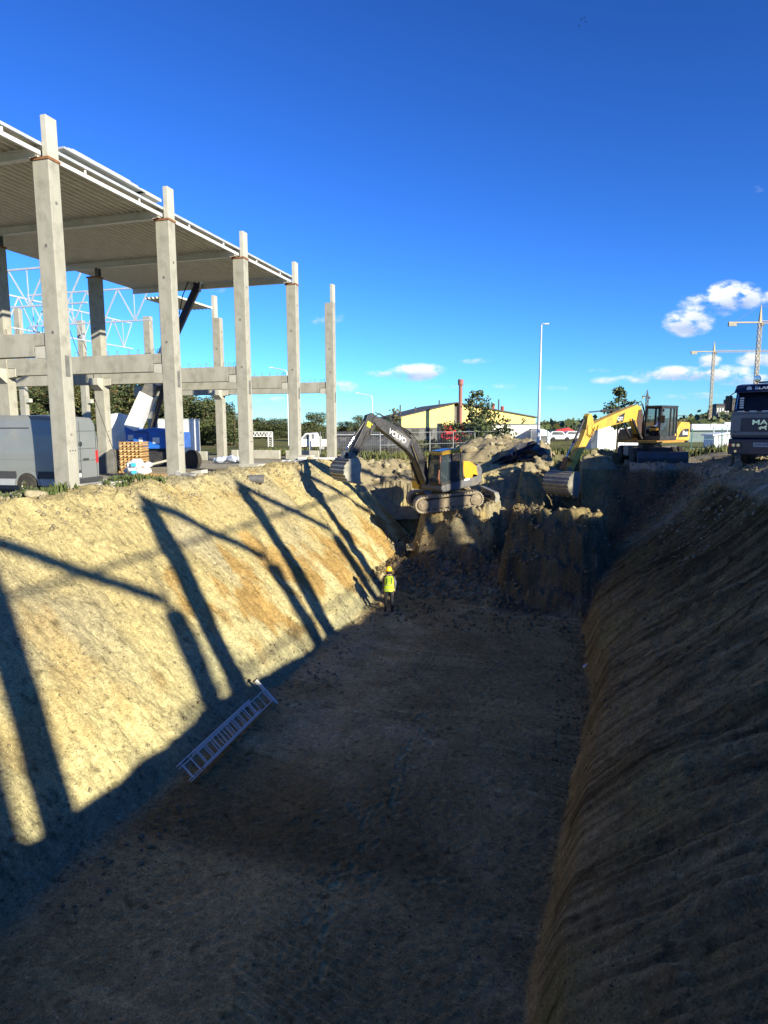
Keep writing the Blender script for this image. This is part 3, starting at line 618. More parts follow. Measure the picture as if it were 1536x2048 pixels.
# ------------------------------------------------------------------ machines
def local(t):
    "photo pixel & depth -> local coordinates of a root"
    bpy.context.view_layer.update(); M = t.matrix_world.inverted(); return lambda px, py, D: M @ at(px, py, D)
def arm_poly(t, name, poly, y0, y1, mat, bevel=.015, **k): return MB().prism(poly, y0, y1).build(name, mat, t, bevel=bevel, **k)
def cyl_pair(t, a, b, y, r=.055, mat=None, name='hydraulic_cylinder', frac=.55):
    a = Vector((a[0], y, a[1])); b = Vector((b[0], y, b[1])); m = a+(b-a)*frac
    o = MB().tube(a, m, r, n=12).build(name, mat or black_paint, t, smooth=False)
    MB().tube(m, b, r*.55, n=10).build('piston_rod', chrome, o)
    return o
def bucket(t, x, z, ang, w, s, mat_out, side):
    "digging bucket hanging from x,z ; opening turned by ang"
    b = bpy.data.objects.new('bucket', None)
    prof = [(0, 0), (.42, -.05), (.72, -.32), (.80, -.70), (.62, -1.02), (.25, -1.18), (-.12, -1.20)]
    inner = [(-.08, -1.14), (.23, -1.11), (.56, -.97), (.73, -.69), (.66, -.36), (.40, -.12), (.02, -.07)]
    ca, sa = cos(ang), sin(ang); R_ = lambda p: (x+s*(p[0]*ca-p[1]*sa), z+s*(p[0]*sa+p[1]*ca))
    o = MB().prism([R_(p) for p in prof+inner], -w/2, w/2).build('bucket', mat_out, t)
    sidep = [R_(p) for p in prof+[(-.10, -.80), (-.18, -.35)]]
    for sg in (-1, 1): MB().prism(sidep, sg*w/2-(.03 if sg > 0 else 0)-.0, sg*w/2+(.03 if sg < 0 else 0)+.012*sg).build('side_plate', side, o)
    for i in range(1, 6):
        p, q = prof[i], prof[i]; a0, a1 = prof[i-1], prof[i]
        for f in ((.2,) if i < 2 else (.15, .62)):
            cx_, cz_ = a0[0]+(a1[0]-a0[0])*f, a0[1]+(a1[1]-a0[1])*f; dx, dz = a1[0]-a0[0], a1[1]-a0[1]; l = hypot(dx, dz); dx /= l; dz /= l; nx_, nz_ = -dz, dx
            if nx_*(cx_-.2)+nz_*(cz_+.6) < 0: nx_, nz_ = -nx_, -nz_
            q4 = [(cx_-dx*.035, cz_-dz*.035), (cx_+dx*.035, cz_+dz*.035), (cx_+dx*.035+nx_*.03, cz_+dz*.035+nz_*.03), (cx_-dx*.035+nx_*.03, cz_-dz*.035+nz_*.03)]
            MB().prism([R_(v) for v in q4], -w/2+.002, w/2-.002).build('wear_strip', side, o)
    for i in range(5):
        yy = -w/2+.08+i*(w-.16)/4
        MB().prism([R_(p) for p in [(.05, -1.12), (.05, -1.24), (-.34, -1.22), (-.12, -1.13)]], yy-.045, yy+.045).build('tooth', side, o)
    for sg in (-1, 1): MB().prism([R_(p) for p in [(-.06, -.06), (.30, -.02), (.26, .16), (.0, .2), (-.12, .1)]], sg*.22-.02, sg*.22+.02).build('ear', mat_out, o)
    return o
def hoses(t, pts_list, name='hydraulic_hose'):
    for pts in pts_list: MB().path(pts, .022, 6).build(name, rubber, t)
def person_mesh(name, joints, edges, radii, matf, mats, sub=2):
    me = bpy.data.meshes.new(name); me.from_pydata(joints, edges, []); o = bpy.data.objects.new('tmp', me); COL.objects.link(o)
    md = o.modifiers.new('skin', 'SKIN'); md.use_smooth_shade = True
    for i, r in enumerate(radii):
        me.skin_vertices[0].data[i].radius = r if isinstance(r, tuple) else (r, r)
    me.skin_vertices[0].data[0].use_root = True
    s_ = o.modifiers.new('sub', 'SUBSURF'); s_.levels = sub; s_.render_levels = sub
    dg = bpy.context.evaluated_depsgraph_get(); m2 = bpy.data.meshes.new_from_object(o.evaluated_get(dg)); bpy.data.objects.remove(o)
    m2.materials.clear()
    for m in mats: m2.materials.append(m)
    for p in m2.polygons: p.material_index = matf(p.center); p.use_smooth = True
    m2.name = name; return m2
cloth_black = pm('black_cloth', (.012, .012, .018), (.02, .02, .026), 12, .9, bump=.3)
cloth_grey = pm('grey_sleeve_cloth', (.20, .19, .22), (.15, .14, .17), 10, .9, bump=.3)
skin_m = pm('skin', (.50, .30, .20), (.44, .25, .17), 6, .6)
hivis = pm('hi_vis_yellow', (.62, .80, .03), (.5, .68, .02), 5, .7, bump=.3)
reflect = pm('reflective_tape', (.45, .52, .35), (.36, .44, .28), 6, .35, .2)
helmet_m = pm('helmet_yellow', (.88, .60, .02), (.8, .52, .02), 4, .3)
shirt_m = pm('blue_shirt', (.25, .35, .65), (.2, .28, .55), 6, .85)
def hand_pts(J, E, Rr, wrist, d, side, curl=.5):
    "five short finger chains rooted in the palm"
    d = Vector(d).normalized(); s_ = Vector(side).normalized(); n = d.cross(s_)
    palm = len(J); J.append(tuple(J[wrist] + 0*d if False else Vector(J[wrist])+d*.06)); E.append((wrist, palm)); Rr.append((.036, .018))
    for i, (off, ln) in enumerate([(-.028, .062), (-.010, .075), (.010, .070), (.027, .056)]):
        a = Vector(J[palm])+d*.045+s_*off; b_ = a+d*ln*.5+n*curl*.012; c_ = b_+d*ln*.42+n*curl*.03
        k = len(J); J.extend([tuple(a), tuple(b_), tuple(c_)]); E.extend([(palm, k), (k, k+1), (k+1, k+2)]); Rr.extend([.010, .009, .0075])
    k = len(J); a = Vector(J[palm])-s_*.034-d*.02; b_ = a-s_*.018+d*.035; c_ = b_+d*.026+n*.01
    J.extend([tuple(a), tuple(b_), tuple(c_)]); E.extend([(palm, k), (k, k+1), (k+1, k+2)]); Rr.extend([.013, .011, .009])

pad_steel = pm('pad_steel', (.42, .36, .26), (.30, .25, .17), 6, .7, .2)
# ---- tracked excavator, black and yellow, on the earth pedestal
def excavator_tracked():
    c = at(888, 1005, 33.4); c.z = -2.1; th = 35
    t = thing('tracked_excavator', 'black and yellow tracked excavator on the lit earth pedestal, bucket resting on the left bank', 'excavator', c, heading(th)); t.rotation_euler = (0, .10, heading(th))
    LZ = lambda p: (p[0], p[1]+.10*p[0]) if p[0] < 3.5 else (p[0], p[1]+.10*p[0]+max(0, min(1, (4.2-p[1])/2.1))*.62)
    L3 = lambda p: (p[0], p[1], LZ((p[0], p[2]))[1])
    ta = heading(9)-heading(th)          # undercarriage swung against the house
    Rm = Matrix.Rotation(ta, 4, 'Z')
    def under(m, name, mat, par=None, **k):
        m.v = [tuple(Rm @ Vector(v)) for v in m.v]; return m.build(name, mat, par or t, **k)
    Lh = 1.72
    for sg in (1, -1):
        yc = sg*.98; prof = []
        for i in range(13): a = pi/2+pi*i/12; prof.append((-Lh+.38+.36*cos(a), .38+.36*sin(a)))
        for i in range(13): a = -pi/2+pi*i/12; prof.append((Lh-.38+.36*cos(a), .38+.36*sin(a)))
        inr = [(a_*.93 if abs(a_) > 1.2 else a_, .38+(b_-.38)*.78) for a_, b_ in prof]
        tr = under(MB().prism(prof+[prof[0], inr[0]]+inr[::-1], yc-.25, yc+.25), 'track', track_steel)
        # pads
        pts = []; per = prof+[prof[0]]
        for a, b_ in zip(per[:-1], per[1:]):
            l = hypot(b_[0]-a[0], b_[1]-a[1]); n = max(1, int(round(l/.15)))
            for i in range(n): pts.append(((a[0]+(b_[0]-a[0])*(i+.5)/n, a[1]+(b_[1]-a[1])*(i+.5)/n), atan2(b_[1]-a[1], b_[0]-a[0])))
        for (px_, pz_), an in pts:
            m = MB().box(-.055, .055, -.29, .29, -.035, .012, Matrix.Identity(4)); m.box(-.015, .015, -.29, .29, -.075, -.035)
            M_ = Matrix.Translation((px_, yc, pz_)) @ Matrix.Rotation(-an, 4, 'Y'); m.v = [tuple(M_ @ Vector(v)) for v in m.v]
            under(m, 'track_pad', pad_steel, tr)
        fr = under(MB().prism([(-1.2, .16), (1.2, .16), (1.3, .5), (.9, .6), (-.9, .6), (-1.3, .5)], yc+sg*.26, yc+sg*.265), 'track_frame', track_steel)
        for xx, rr in ((-Lh+.38, .27), (Lh-.38, .27)):
            under(MB().lathe([(.05, .0), (rr, .0), (rr, .05), (.12, .09), (.02, .09)] if sg > 0 else [(.02, -.09), (.12, -.09), (rr, -.05), (rr, 0), (.05, 0)], (xx, yc+sg*.262, .38), 'y', 20), 'sprocket', track_steel)
        for i in range(7): under(MB().tube((-1.0+i*.33, yc+sg*.25, .13), (-1.0+i*.33, yc+sg*.29, .13), .075, n=12), 'track_roller', track_steel)
    under(MB().box(-.9, .9, -.75, .75, .35, .75), 'undercarriage', black_paint)
    # small dozer blade at the back end
    bl = under(MB().prism([(-2.55, .10), (-2.32, .12), (-2.40, .35), (-2.32, .62), (-2.55, .60), (-2.62, .35)], -1.2, 1.2), 'dozer_blade', steel_worn)
    for sg in (-1, 1): under(MB().bar((-2.35, sg*.5, .3), (-.9, sg*.5, .45), .14), 'blade_arm', black_paint, bl)
    MB().tube((0, 0, .72), (0, 0, .95), .6, n=24).build('slew_ring', black_paint, t)
    # house
    MB().prism([(-1.35, .95), (.95, .95), (1.05, 1.12), (1.0, 1.28), (-1.5, 1.28), (-1.55, 1.1)], -1.1, 1.15).build('deck_frame', grey_paint, t, bevel=.03)
    MB().prism([(-.35, 1.281), (.2, 1.281), (.2, 1.32), (-.35, 1.34)], -1.1, .2).build('engine_tray', black_paint, t)
    MB().prism([(-1.62, 1.0), (-.5, 1.281), (-.35, 1.281), (-.35, 2.05), (-1.1, 2.1), (-1.55, 1.95), (-1.72, 1.5)], -1.08, .2).build('engine_hood', grey_paint, t, bevel=.04)
    cw = MB().prism([(-1.75, 1.05), (-1.45, 1.0), (-1.38, 1.9), (-1.62, 2.02), (-1.80, 1.7)], -1.08, 1.1).build('counterweight', grey_paint, t, bevel=.05)
    MB().prism([(-.62, 1.32), (-.42, 1.62), (-.5, 2.3), (-.9, 2.25), (-1.35, 1.95), (-1.42, 1.45), (-1.1, 1.55), (-1.0, 1.30)], .3, 1.16).build('side_panel', yellow_paint, t, bevel=.02)
    MB().prism([(-1.4, 1.0), (.75, 1.0), (.75, 1.3), (-1.4, 1.42)], 1.151, 1.18).build('skirt_panel', grey_paint, t, bevel=.01)
    MB().box(-.8, -.45, 1.181, 1.19, 1.31, 1.40).build('white_label', white_plastic, t)
    # cab
    cf = [(-.42, 1.3), (.98, 1.3), (1.12, 1.65), (.92, 2.72), (.7, 2.86), (-.38, 2.86), (-.45, 2.2)]
    cabn = bpy.data.objects.new('cab', None)
    cb = MB().prism([(-.42, 1.28), (1.0, 1.28), (1.08, 1.46), (-.42, 1.46)], .22, 1.16).build('cab', black_paint, t)
    for y_ in (.22, 1.10):
        m = MB(); pr = 0.06
        for a, b_ in [((.98, 1.4), (1.12, 1.7)), ((1.12, 1.7), (.90, 2.76)), ((.90, 2.76), (-.38, 2.80)), ((-.38, 2.80), (-.42, 1.4)), ((.28, 1.4), (.24, 2.78))]: m.bar((a[0], y_+.03, a[1]), (b_[0], y_+.03, b_[1]), .07, .07)
        m.build('cab_frame', black_paint, cb)
        MB().prism([(-.36, 1.46), (.98, 1.46), (1.08, 1.7), (.88, 2.72), (-.34, 2.74)], y_+.02, y_+.03).build('side_window', glass, cb)
    MB().prism([(1.0, 1.46), (1.02, 1.46), (1.12, 1.7), (.93, 2.72), (.91, 2.72), (1.10, 1.7)], .28, 1.1).build('windscreen', glass, cb)
    MB().prism([(-.45, 2.79), (.9, 2.76), (.86, 2.9), (.5, 2.96), (-.35, 2.96)], .2, 1.18).build('cab_roof', yellow_paint, cb, bevel=.03)
    MB().prism([(.0, 2.962), (.8, 2.93), (.8, 2.95), (.0, 2.985)], .3, 1.0).build('roof_hatch', pm('sky_glass', (.08, .11, .14), (.06, .08, .1), 3, .1), cb)
    MB().prism([(1.12, 1.4), (1.16, 1.4), (1.22, 1.72), (.98, 2.8), (.93, 2.8), (1.15, 1.75)], 1.12, 1.19).build('hand_rail', pm('orange_rail', (.45, .17, .08), (.3, .12, .06), 5, .5), cb)
    MB().box(-.1, .35, .45, .95, 1.5, 1.62).box(-.2, -.08, .45, .95, 1.6, 2.3).build('seat', grey_paint, cb, bevel=.03)
    for k in range(3): MB().box(.5+.14*k, .58+.14*k, .9, .98, 1.5+.1*k, 1.72+.1*k).build('control_lever', steel_worn, cb)
    MB().tube((.3, 1.12, 2.45), (.3, 1.13, 2.45), .1, n=14).build('door_sticker', white_plastic, cb)
    # right-hand front box (battery box steps), orange-yellow
    MB().box(.55, 1.15, -1.08, -.5, 1.0, 1.42).build('tool_box', yellow_paint, t, bevel=.02)
    MB().box(.5, 1.0, -1.08, -.5, 1.43, 1.75).build('fuel_box', yellow_paint, t, bevel=.02)
    MB().path([(1.1, -1.05, 1.4), (1.1, -1.05, 2.1), (.5, -1.05, 2.3), (-.2, -1.05, 2.2)], .022, 8).build('guard_rail', rust, t)
    MB().path([(-.4, .25, 2.98), (-.4, .25, 3.1), (.4, .25, 3.08)], .015).build('antenna_rail', black_paint, cb)
    [MB().path(q_, .02).build('guard_rail', black_paint, t) for q_ in ([(-1.3, .2, 2.1), (-1.3, .2, 2.5), (-.5, .2, 2.5), (-.5, .2, 2.1)], [(-1.5, -1.0, 2.05), (-1.5, -1.0, 2.45), (-.5, -1.0, 2.45)])]
    MB().tube((-.9, -.5, 2.05), (-.9, -.5, 2.5), .05).build('exhaust', track_steel, t)
    MB().box(1.15, 1.2, 1.2, 1.38, 2.1, 2.45).build('mirror', black_paint, cb)
    # boom, relative to pivot
    zb = 2.08; s0 = -.0
    boomp = [(.55, 1.22), (1.0, 1.15), (1.55, 1.9), (1.85, 2.55), (2.55, 3.1), (3.25, 3.85), (3.75, 4.4), (3.55, 4.62), (3.3, 4.6), (2.6, 4.25), (1.85, 3.85), (1.25, 3.3), (.9, 2.5)]
    boomp = [(1.0, 1.25), (1.32, 1.35), (1.75, 2.45), (2.1, 2.85), (3.0, 3.5), (3.85, 4.05), (4.0, 4.3), (3.85, 4.5), (3.6, 4.52), (2.7, 4.1), (1.75, 3.55), (1.35, 3.05), (1.05, 2.2)]
    bo = arm_poly(t, 'boom', [LZ(p) for p in boomp], -.22, .16, black_paint, .02)
    MB().prism([LZ(p) for p in [(2.15, 3.05), (2.95, 3.5), (2.75, 3.95), (1.95, 3.45)]], .161, .166).build('boom_plate', grey_paint, bo)
    text('lettering', 'VOLVO', .34, white_plastic, bo, (2.72, .172, 3.88), (radians(90), radians(-31), pi), .004, .006)
    for o_ in [c_ for c_ in bo.children if c_.name.startswith('lettering')]: o_.rotation_euler = (radians(90), radians(34), pi)
    for y_ in (-.36, .28): cyl_pair(t, (1.25, 1.3), LZ((1.95, 3.2)), y_, .07, name='boom_cylinder')
    cyl_pair(t, LZ((1.7, 3.72)), LZ((4.0, 4.68)), -.03, .06, name='arm_cylinder')
    armp = [(3.6, 4.3), (3.95, 4.72), (4.28, 4.62), (4.5, 4.15), (4.9, 3.3), (5.45, 2.2), (5.35, 2.02), (5.15, 2.05), (4.7, 2.7), (4.25, 3.4), (3.95, 3.95)]
    ar = arm_poly(t, 'dipper_arm', [LZ(p) for p in armp], -.17, .11, black_paint, .02)
    MB().prism([LZ(p) for p in [(4.05, 4.2), (4.3, 4.35), (4.4, 4.1), (4.2, 3.92)]], .112, .118).build('yellow_sticker', pm('sticker_yellow', (.8, .7, .03), (.75, .62, .03), 4, .5), ar)
    cyl_pair(t, LZ((4.42, 4.3)), LZ((5.55, 2.55)), -.03, .055, name='bucket_cylinder')
    MB().bar(L3((5.25, -.03, 2.25)), L3((5.7, -.03, 2.45)), .3, .07).bar(L3((5.7, -.03, 2.45)), L3((5.75, -.03, 2.05)), .24, .08).build('bucket_link', steel_worn, t)
    hoses(t, [[L3(q) for q in h_] for h_ in [[(1.3, .05, 3.2), (1.9, .05, 3.85), (2.8, .05, 4.3), (3.6, .05, 4.7), (4.0, .12, 4.5), (4.2, .13, 3.9)], [(1.3, -.1, 3.1), (2.0, -.1, 3.95), (3.0, -.1, 4.45), (3.7, -.1, 4.75)], [(4.2, .13, 3.9), (4.3, .15, 3.5), (4.55, .13, 3.35)], [(1.25, .2, 3.0), (1.1, .2, 2.3), (1.0, .1, 1.6)], [(4.35, .12, 3.8), (4.75, .14, 2.9), (5.2, .12, 2.2)], [(3.9, -.2, 4.6), (4.3, -.25, 4.2), (4.5, -.22, 3.6)], [(1.9, .18, 3.5), (2.6, .2, 4.2), (3.3, .2, 4.6)]]])
    bucket(t, *LZ((5.35, 2.08)), radians(5), 1.25, .98, bucket_dark, steel_worn)
    return t
ex1 = excavator_tracked()

# ---- wheeled excavator at the far end of the pit
def wheel(t, x, y, z, r, w, name='wheel', rim=None, n=28, axis='y', sg=1):
    tb = MB().lathe([(r*.55, -w/2), (r*.9, -w/2), (r, -w*.35), (r, w*.35), (r*.9, w/2), (r*.55, w/2)], (0, 0, 0), 'y', n)
    o = tb.build(name, rubber, t, smooth=False, loc=(x, y, z))
    m = MB()
    for i in range(n):
        a = 2*pi*i/n
        for s2 in (-1, 1):
            M_ = Matrix.Rotation(-a-(.11 if s2 > 0 else 0), 4, 'Y') @ Matrix.Translation((r, s2*w*.22, 0)) @ Matrix.Rotation(s2*.5, 4, 'X')
            m.box(-.01, .022, -w*.2, w*.2, -.022, .022, M_)
    m.build('tyre_tread', rubber, o)
    MB().lathe([(.03, .0), (r*.2, 0), (r*.24, -.03), (r*.45, -.05), (r*.55, .02), (r*.57, .03), (r*.57, -.08)] if sg > 0 else [(r*.57, .08), (r*.57, -.03), (r*.55, -.02), (r*.45, .05), (r*.24, .03), (r*.2, 0), (.03, 0)], (0, sg*w*.42, 0), 'y', 20).build('rim', rim or steel_worn, o)
    return o
def excavator_wheeled():
    c = at(1298, 905, 36.6); c.z = -.2; th = 38
    t = thing('wheeled_excavator', 'yellow wheeled excavator at the far pit end, grey bucket hanging over the cut', 'excavator', c, heading(th))
    ta = heading(84)-heading(th); Rm = Matrix.Rotation(ta, 4, 'Z')
    def under(m, name, mat, par=None, **k):
        m.v = [tuple(Rm @ Vector(v)) for v in m.v]; return m.build(name, mat, par or t, **k)
    under(MB().box(-2.2, 2.2, -.45, .45, .55, 1.0), 'chassis', black_paint)
    for xx in (-1.35, 1.35):
        for sg in (-1, 1):
            for q in (0, 1):
                p = Rm @ Vector((xx, sg*(.95+.32*q-.1), .5)); o = wheel(t, p.x, p.y, p.z, .5, .28, rim=grey_paint, n=22, sg=sg); o.rotation_euler[2] = ta
        under(MB().tube((xx, -.9, .5), (xx, .9, .5), .12), 'axle', black_paint)
    bd = pm('blade_blue_grey', (.05, .07, .09), (.035, .045, .06), 3, .5, dirt=(.1, .09, .07))
    bl = under(MB().prism([(2.35, .12), (2.45, .10), (2.52, .45), (2.45, .78), (2.33, .8), (2.42, .45)], -1.3, 1.3), 'dozer_blade', bd)
    for sg in (-1, 1): under(MB().bar((1.8, sg*.5, .7), (2.4, sg*.5, .45), .16), 'blade_arm', black_paint, bl)
    under(MB().box(-.4, .6, -1.3, -.5, .5, 1.05), 'step_box', grey_paint); under(MB().box(-.4, .6, .5, 1.3, .5, 1.05), 'step_box', grey_paint)
    MB().tube((0, 0, 1.0), (0, 0, 1.25), .6, n=24).build('slew_ring', black_paint, t)
    MB().box(-1.6, 1.35, -1.2, 1.2, 1.22, 1.36).build('deck_frame', pm('deck_yellow', (.42, .22, .03), (.3, .16, .03), 3, .5, dirt=(.1, .07, .04)), t, bevel=.02)
    # curved counterweight / rear side cover
    side = [(-.35, 1.361), (-1.98, 1.30), (-2.12, 1.4), (-2.12, 2.22), (-2.0, 2.34), (-1.15, 2.38), (-.85, 2.15), (-.55, 1.75)]
    MB().prism(side, -1.2, 1.22).build('counterweight', cat_yellow, t, bevel=.05)
    MB().prism([(-.78, 1.52), (-1.85, 1.52), (-1.95, 1.98), (-1.5, 1.98), (-1.1, 1.86)], 1.222, 1.235).build('vent_panel', black_paint, t)
    for k in range(2): MB().box(-1.45-.36*k, -1.26-.3*k, 1.236, 1.243, 1.64, 1.86-.05*k).build('white_sticker', white_plastic, t)
    text('lettering', 'M315', .16, white_plastic, t, (-.95, 1.24, 1.44), (radians(90), 0, pi), .003) if False else None
    MB().prism([(.3, 1.361), (1.3, 1.361), (1.3, 1.6), (1.15, 1.95), (.3, 2.0)], -1.2, -.3).build('tank_cover', pm('dark_cover', (.30, .18, .05), (.2, .12, .04), 3, .5, dirt=(.08, .06, .04)), t, bevel=.03)
    MB().prism([(-.8, 1.361), (.25, 1.361), (.25, 2.0), (-.8, 2.1)], -1.2, .1).build('engine_hood', black_paint, t, bevel=.03)
    # cab
    cb = MB().box(-.62, 1.1, .3, 1.22, 1.362, 1.6).build('cab', black_paint, t, bevel=.02)
    for y_ in (.3, 1.16):
        m = MB()
        for a, b_ in [((1.06, 1.55), (1.16, 1.8)), ((1.16, 1.8), (1.02, 3.12)), ((1.02, 3.12), (-.58, 3.12)), ((-.58, 3.12), (-.6, 1.5)), ((.1, 1.5), (.06, 3.12)), ((-.3, 1.5), (-.3, 3.1))]: m.bar((a[0], y_+.03, a[1]), (b_[0], y_+.03, b_[1]), .08, .08)
        m.build('cab_frame', black_paint, cb)
        MB().prism([(-.55, 1.6), (1.04, 1.6), (1.12, 1.8), (.98, 3.1), (-.54, 3.1)], y_+.02, y_+.026).build('side_window', glass, cb)
    MB().box(-.66, 1.08, .26, 1.24, 3.13, 3.24).build('cab_roof', black_paint, cb, bevel=.03)
    MB().box(-.1, .0, .5, 1.0, 1.75, 2.5).box(-.1, .45, .5, 1.0, 1.62, 1.78).build('seat', grey_paint, cb, bevel=.03)
    MB().box(.6, .95, .5, .9, 1.9, 2.02).build('console', yellow_paint, cb)
    MB().tube((.9, 1.24, 2.9), (.9, 1.24, 3.05), .05).build('mirror_post', black_paint, cb)
    [MB().path(q_, .02).build('guard_rail', black_paint, t) for q_ in ([(-1.9, 1.1, 2.35), (-1.9, 1.1, 2.7), (-.8, 1.1, 2.7), (-.8, 1.1, 2.3)], [(-1.9, -1.1, 2.35), (-1.9, -1.1, 2.7), (-.4, -1.1, 2.7)])]
    MB().tube((-1.2, -.4, 2.3), (-1.2, -.4, 2.75), .06).build('exhaust', track_steel, t)
    MB().box(1.1, 1.14, 1.25, 1.45, 2.3, 2.7).build('mirror', black_paint, t)
    # boom and arm from the photo silhouette, relative to the slew axis
    P = lambda s_, z_: (s_, z_)
    d = -.55
    boomp = [(1.0, 1.75), (1.4, 1.7), (1.9, 2.45), (3.4, 2.27), (5.0, 2.0), (5.62, 1.90), (5.78, 2.06), (5.65, 2.25), (4.4, 2.62), (2.9, 3.0), (1.75, 3.28), (1.35, 3.2), (1.1, 2.6)]
    bo = arm_poly(t, 'boom', boomp, -.22, .18, cat_yellow, .025)
    MB().prism([(3.05, 2.36), (3.7, 2.28), (3.5, 2.66), (2.9, 2.86)], .181, .19).build('logo_panel', black_paint, bo)
    MB().prism([(1.0, 1.7), (1.4, 1.65), (1.75, 2.4), (1.6, 3.0), (1.3, 3.05), (1.05, 2.5)], .184, .215).build('boom_bracket', pm('soot_steel', (.04, .03, .03), (.08, .04, .03), 5, .6), bo)
    lt = text('lettering', 'CAT', .26, white_plastic, bo, (3.34, .196, 2.52), (radians(90), 0, pi), .004, .006)
    MB().prism([(3.27, 2.385), (3.45, 2.385), (3.36, 2.45)], .1965, .1995).build('logo_triangle', pm('logo_yellow', (.8, .5, .03), None, 3, .5), bo)
    armp = [(5.45, 2.05), (5.75, 2.72), (5.95, 2.78), (6.1, 2.65), (6.2, 2.05), (6.5, 1.5), (7.6, -.02), (7.35, -.15), (7.15, -.02), (5.9, 1.45), (5.55, 1.75)]
    ar = arm_poly(t, 'dipper_arm', armp, -.16, .13, cat_yellow, .02)
    for y_ in (-.36, .3): cyl_pair(t, (1.35, 1.45), (2.4, 2.55), y_, .075, name='boom_cylinder')
    cyl_pair(t, (3.2, 3.02), (5.85, 2.85), -.02, .06, name='arm_cylinder', frac=.6)
    cyl_pair(t, (6.25, 2.45), (7.55, .62), -.02, .06, name='bucket_cylinder', frac=.62)
    MB().bar((7.1, -.02, .35), (7.6, -.02, .6), .3, .07).bar((7.6, -.02, .6), (7.85, -.02, .1), .24, .08).build('bucket_link', rust, t)
    hoses(t, [[(1.5, .1, 3.2), (1.1, .12, 3.35), (.9, .14, 2.9), (.95, .12, 2.2)], [(1.7, .02, 3.28), (1.15, .04, 3.5), (.8, .05, 2.9), (.9, .05, 2.1)], [(1.6, -.1, 3.25), (1.2, -.1, 3.42), (1.0, -.1, 2.7)], [(5.6, .2, 2.1), (5.9, .22, 1.6), (6.2, .2, 1.75), (6.2, .2, 2.2)], [(5.3, .2, 2.2), (5.7, .24, 1.4), (6.05, .2, 1.3)]])
    bucket(t, 7.5, -.08, radians(12), 1.5, 1.02, pm('rib_bucket', (.17, .17, .16), (.24, .22, .18), 5, .5, .3, bump=.25, dirt=MUD, dscale=4, damt=.6), steel_worn)
    return t
ex2 = excavator_wheeled()
# its operator
def operator():
    J = [(0, 0, 0), (0, 0, .22), (0, 0, .46), (0, 0, .56), (.02, 0, .68), (.02, 0, .80), (.02, .2, .46), (.2, .26, .26), (.42, .22, .3), (.02, -.2, .46), (.2, -.26, .26), (.42, -.22, .3), (.42, .1, .02), (.5, .12, -.38), (.62, .12, -.42), (.42, -.1, .02), (.5, -.12, -.38), (.62, -.12, -.42)]
    E_ = [(0, 1), (1, 2), (2, 3), (3, 4), (4, 5), (2, 6), (6, 7), (7, 8), (2, 9), (9, 10), (10, 11), (0, 12), (12, 13), (13, 14), (0, 15), (15, 16), (16, 17)]
    Rr = [(.16, .12), (.16, .12), (.17, .11), .06, .10, .08, .07, .05, .035, .07, .05, .035, .085, .06, .05, .085, .06, .05]
    hand_pts(J, E_, Rr, 8, (1, 0, 0), (0, 1, 0)); hand_pts(J, E_, Rr, 11, (1, 0, 0), (0, -1, 0))
    def mf(c): return 2 if c.z > .57 or c.x > .43 and c.z > .15 else (0 if c.z > .08 else 1)
    me = person_mesh('body', J, E_, Rr, mf, [shirt_m, cloth_black, skin_m])
    c = ex2.matrix_world if False else None
    bpy.context.view_layer.update(); p = ex2.matrix_world @ Vector((.15, .75, 1.86))
    t = thing('person', 'seated operator in a blue shirt inside the wheeled excavator cab', 'person', p, ex2.rotation_euler.z)
    inst('body', me, t)
    MB().lathe([(.115, .66), (.12, .74), (.10, .83), (.05, .88), (.01, .885)], (.01, 0, 0), 'z', 16).build('hair', cloth_black, t, smooth=True)
operator()

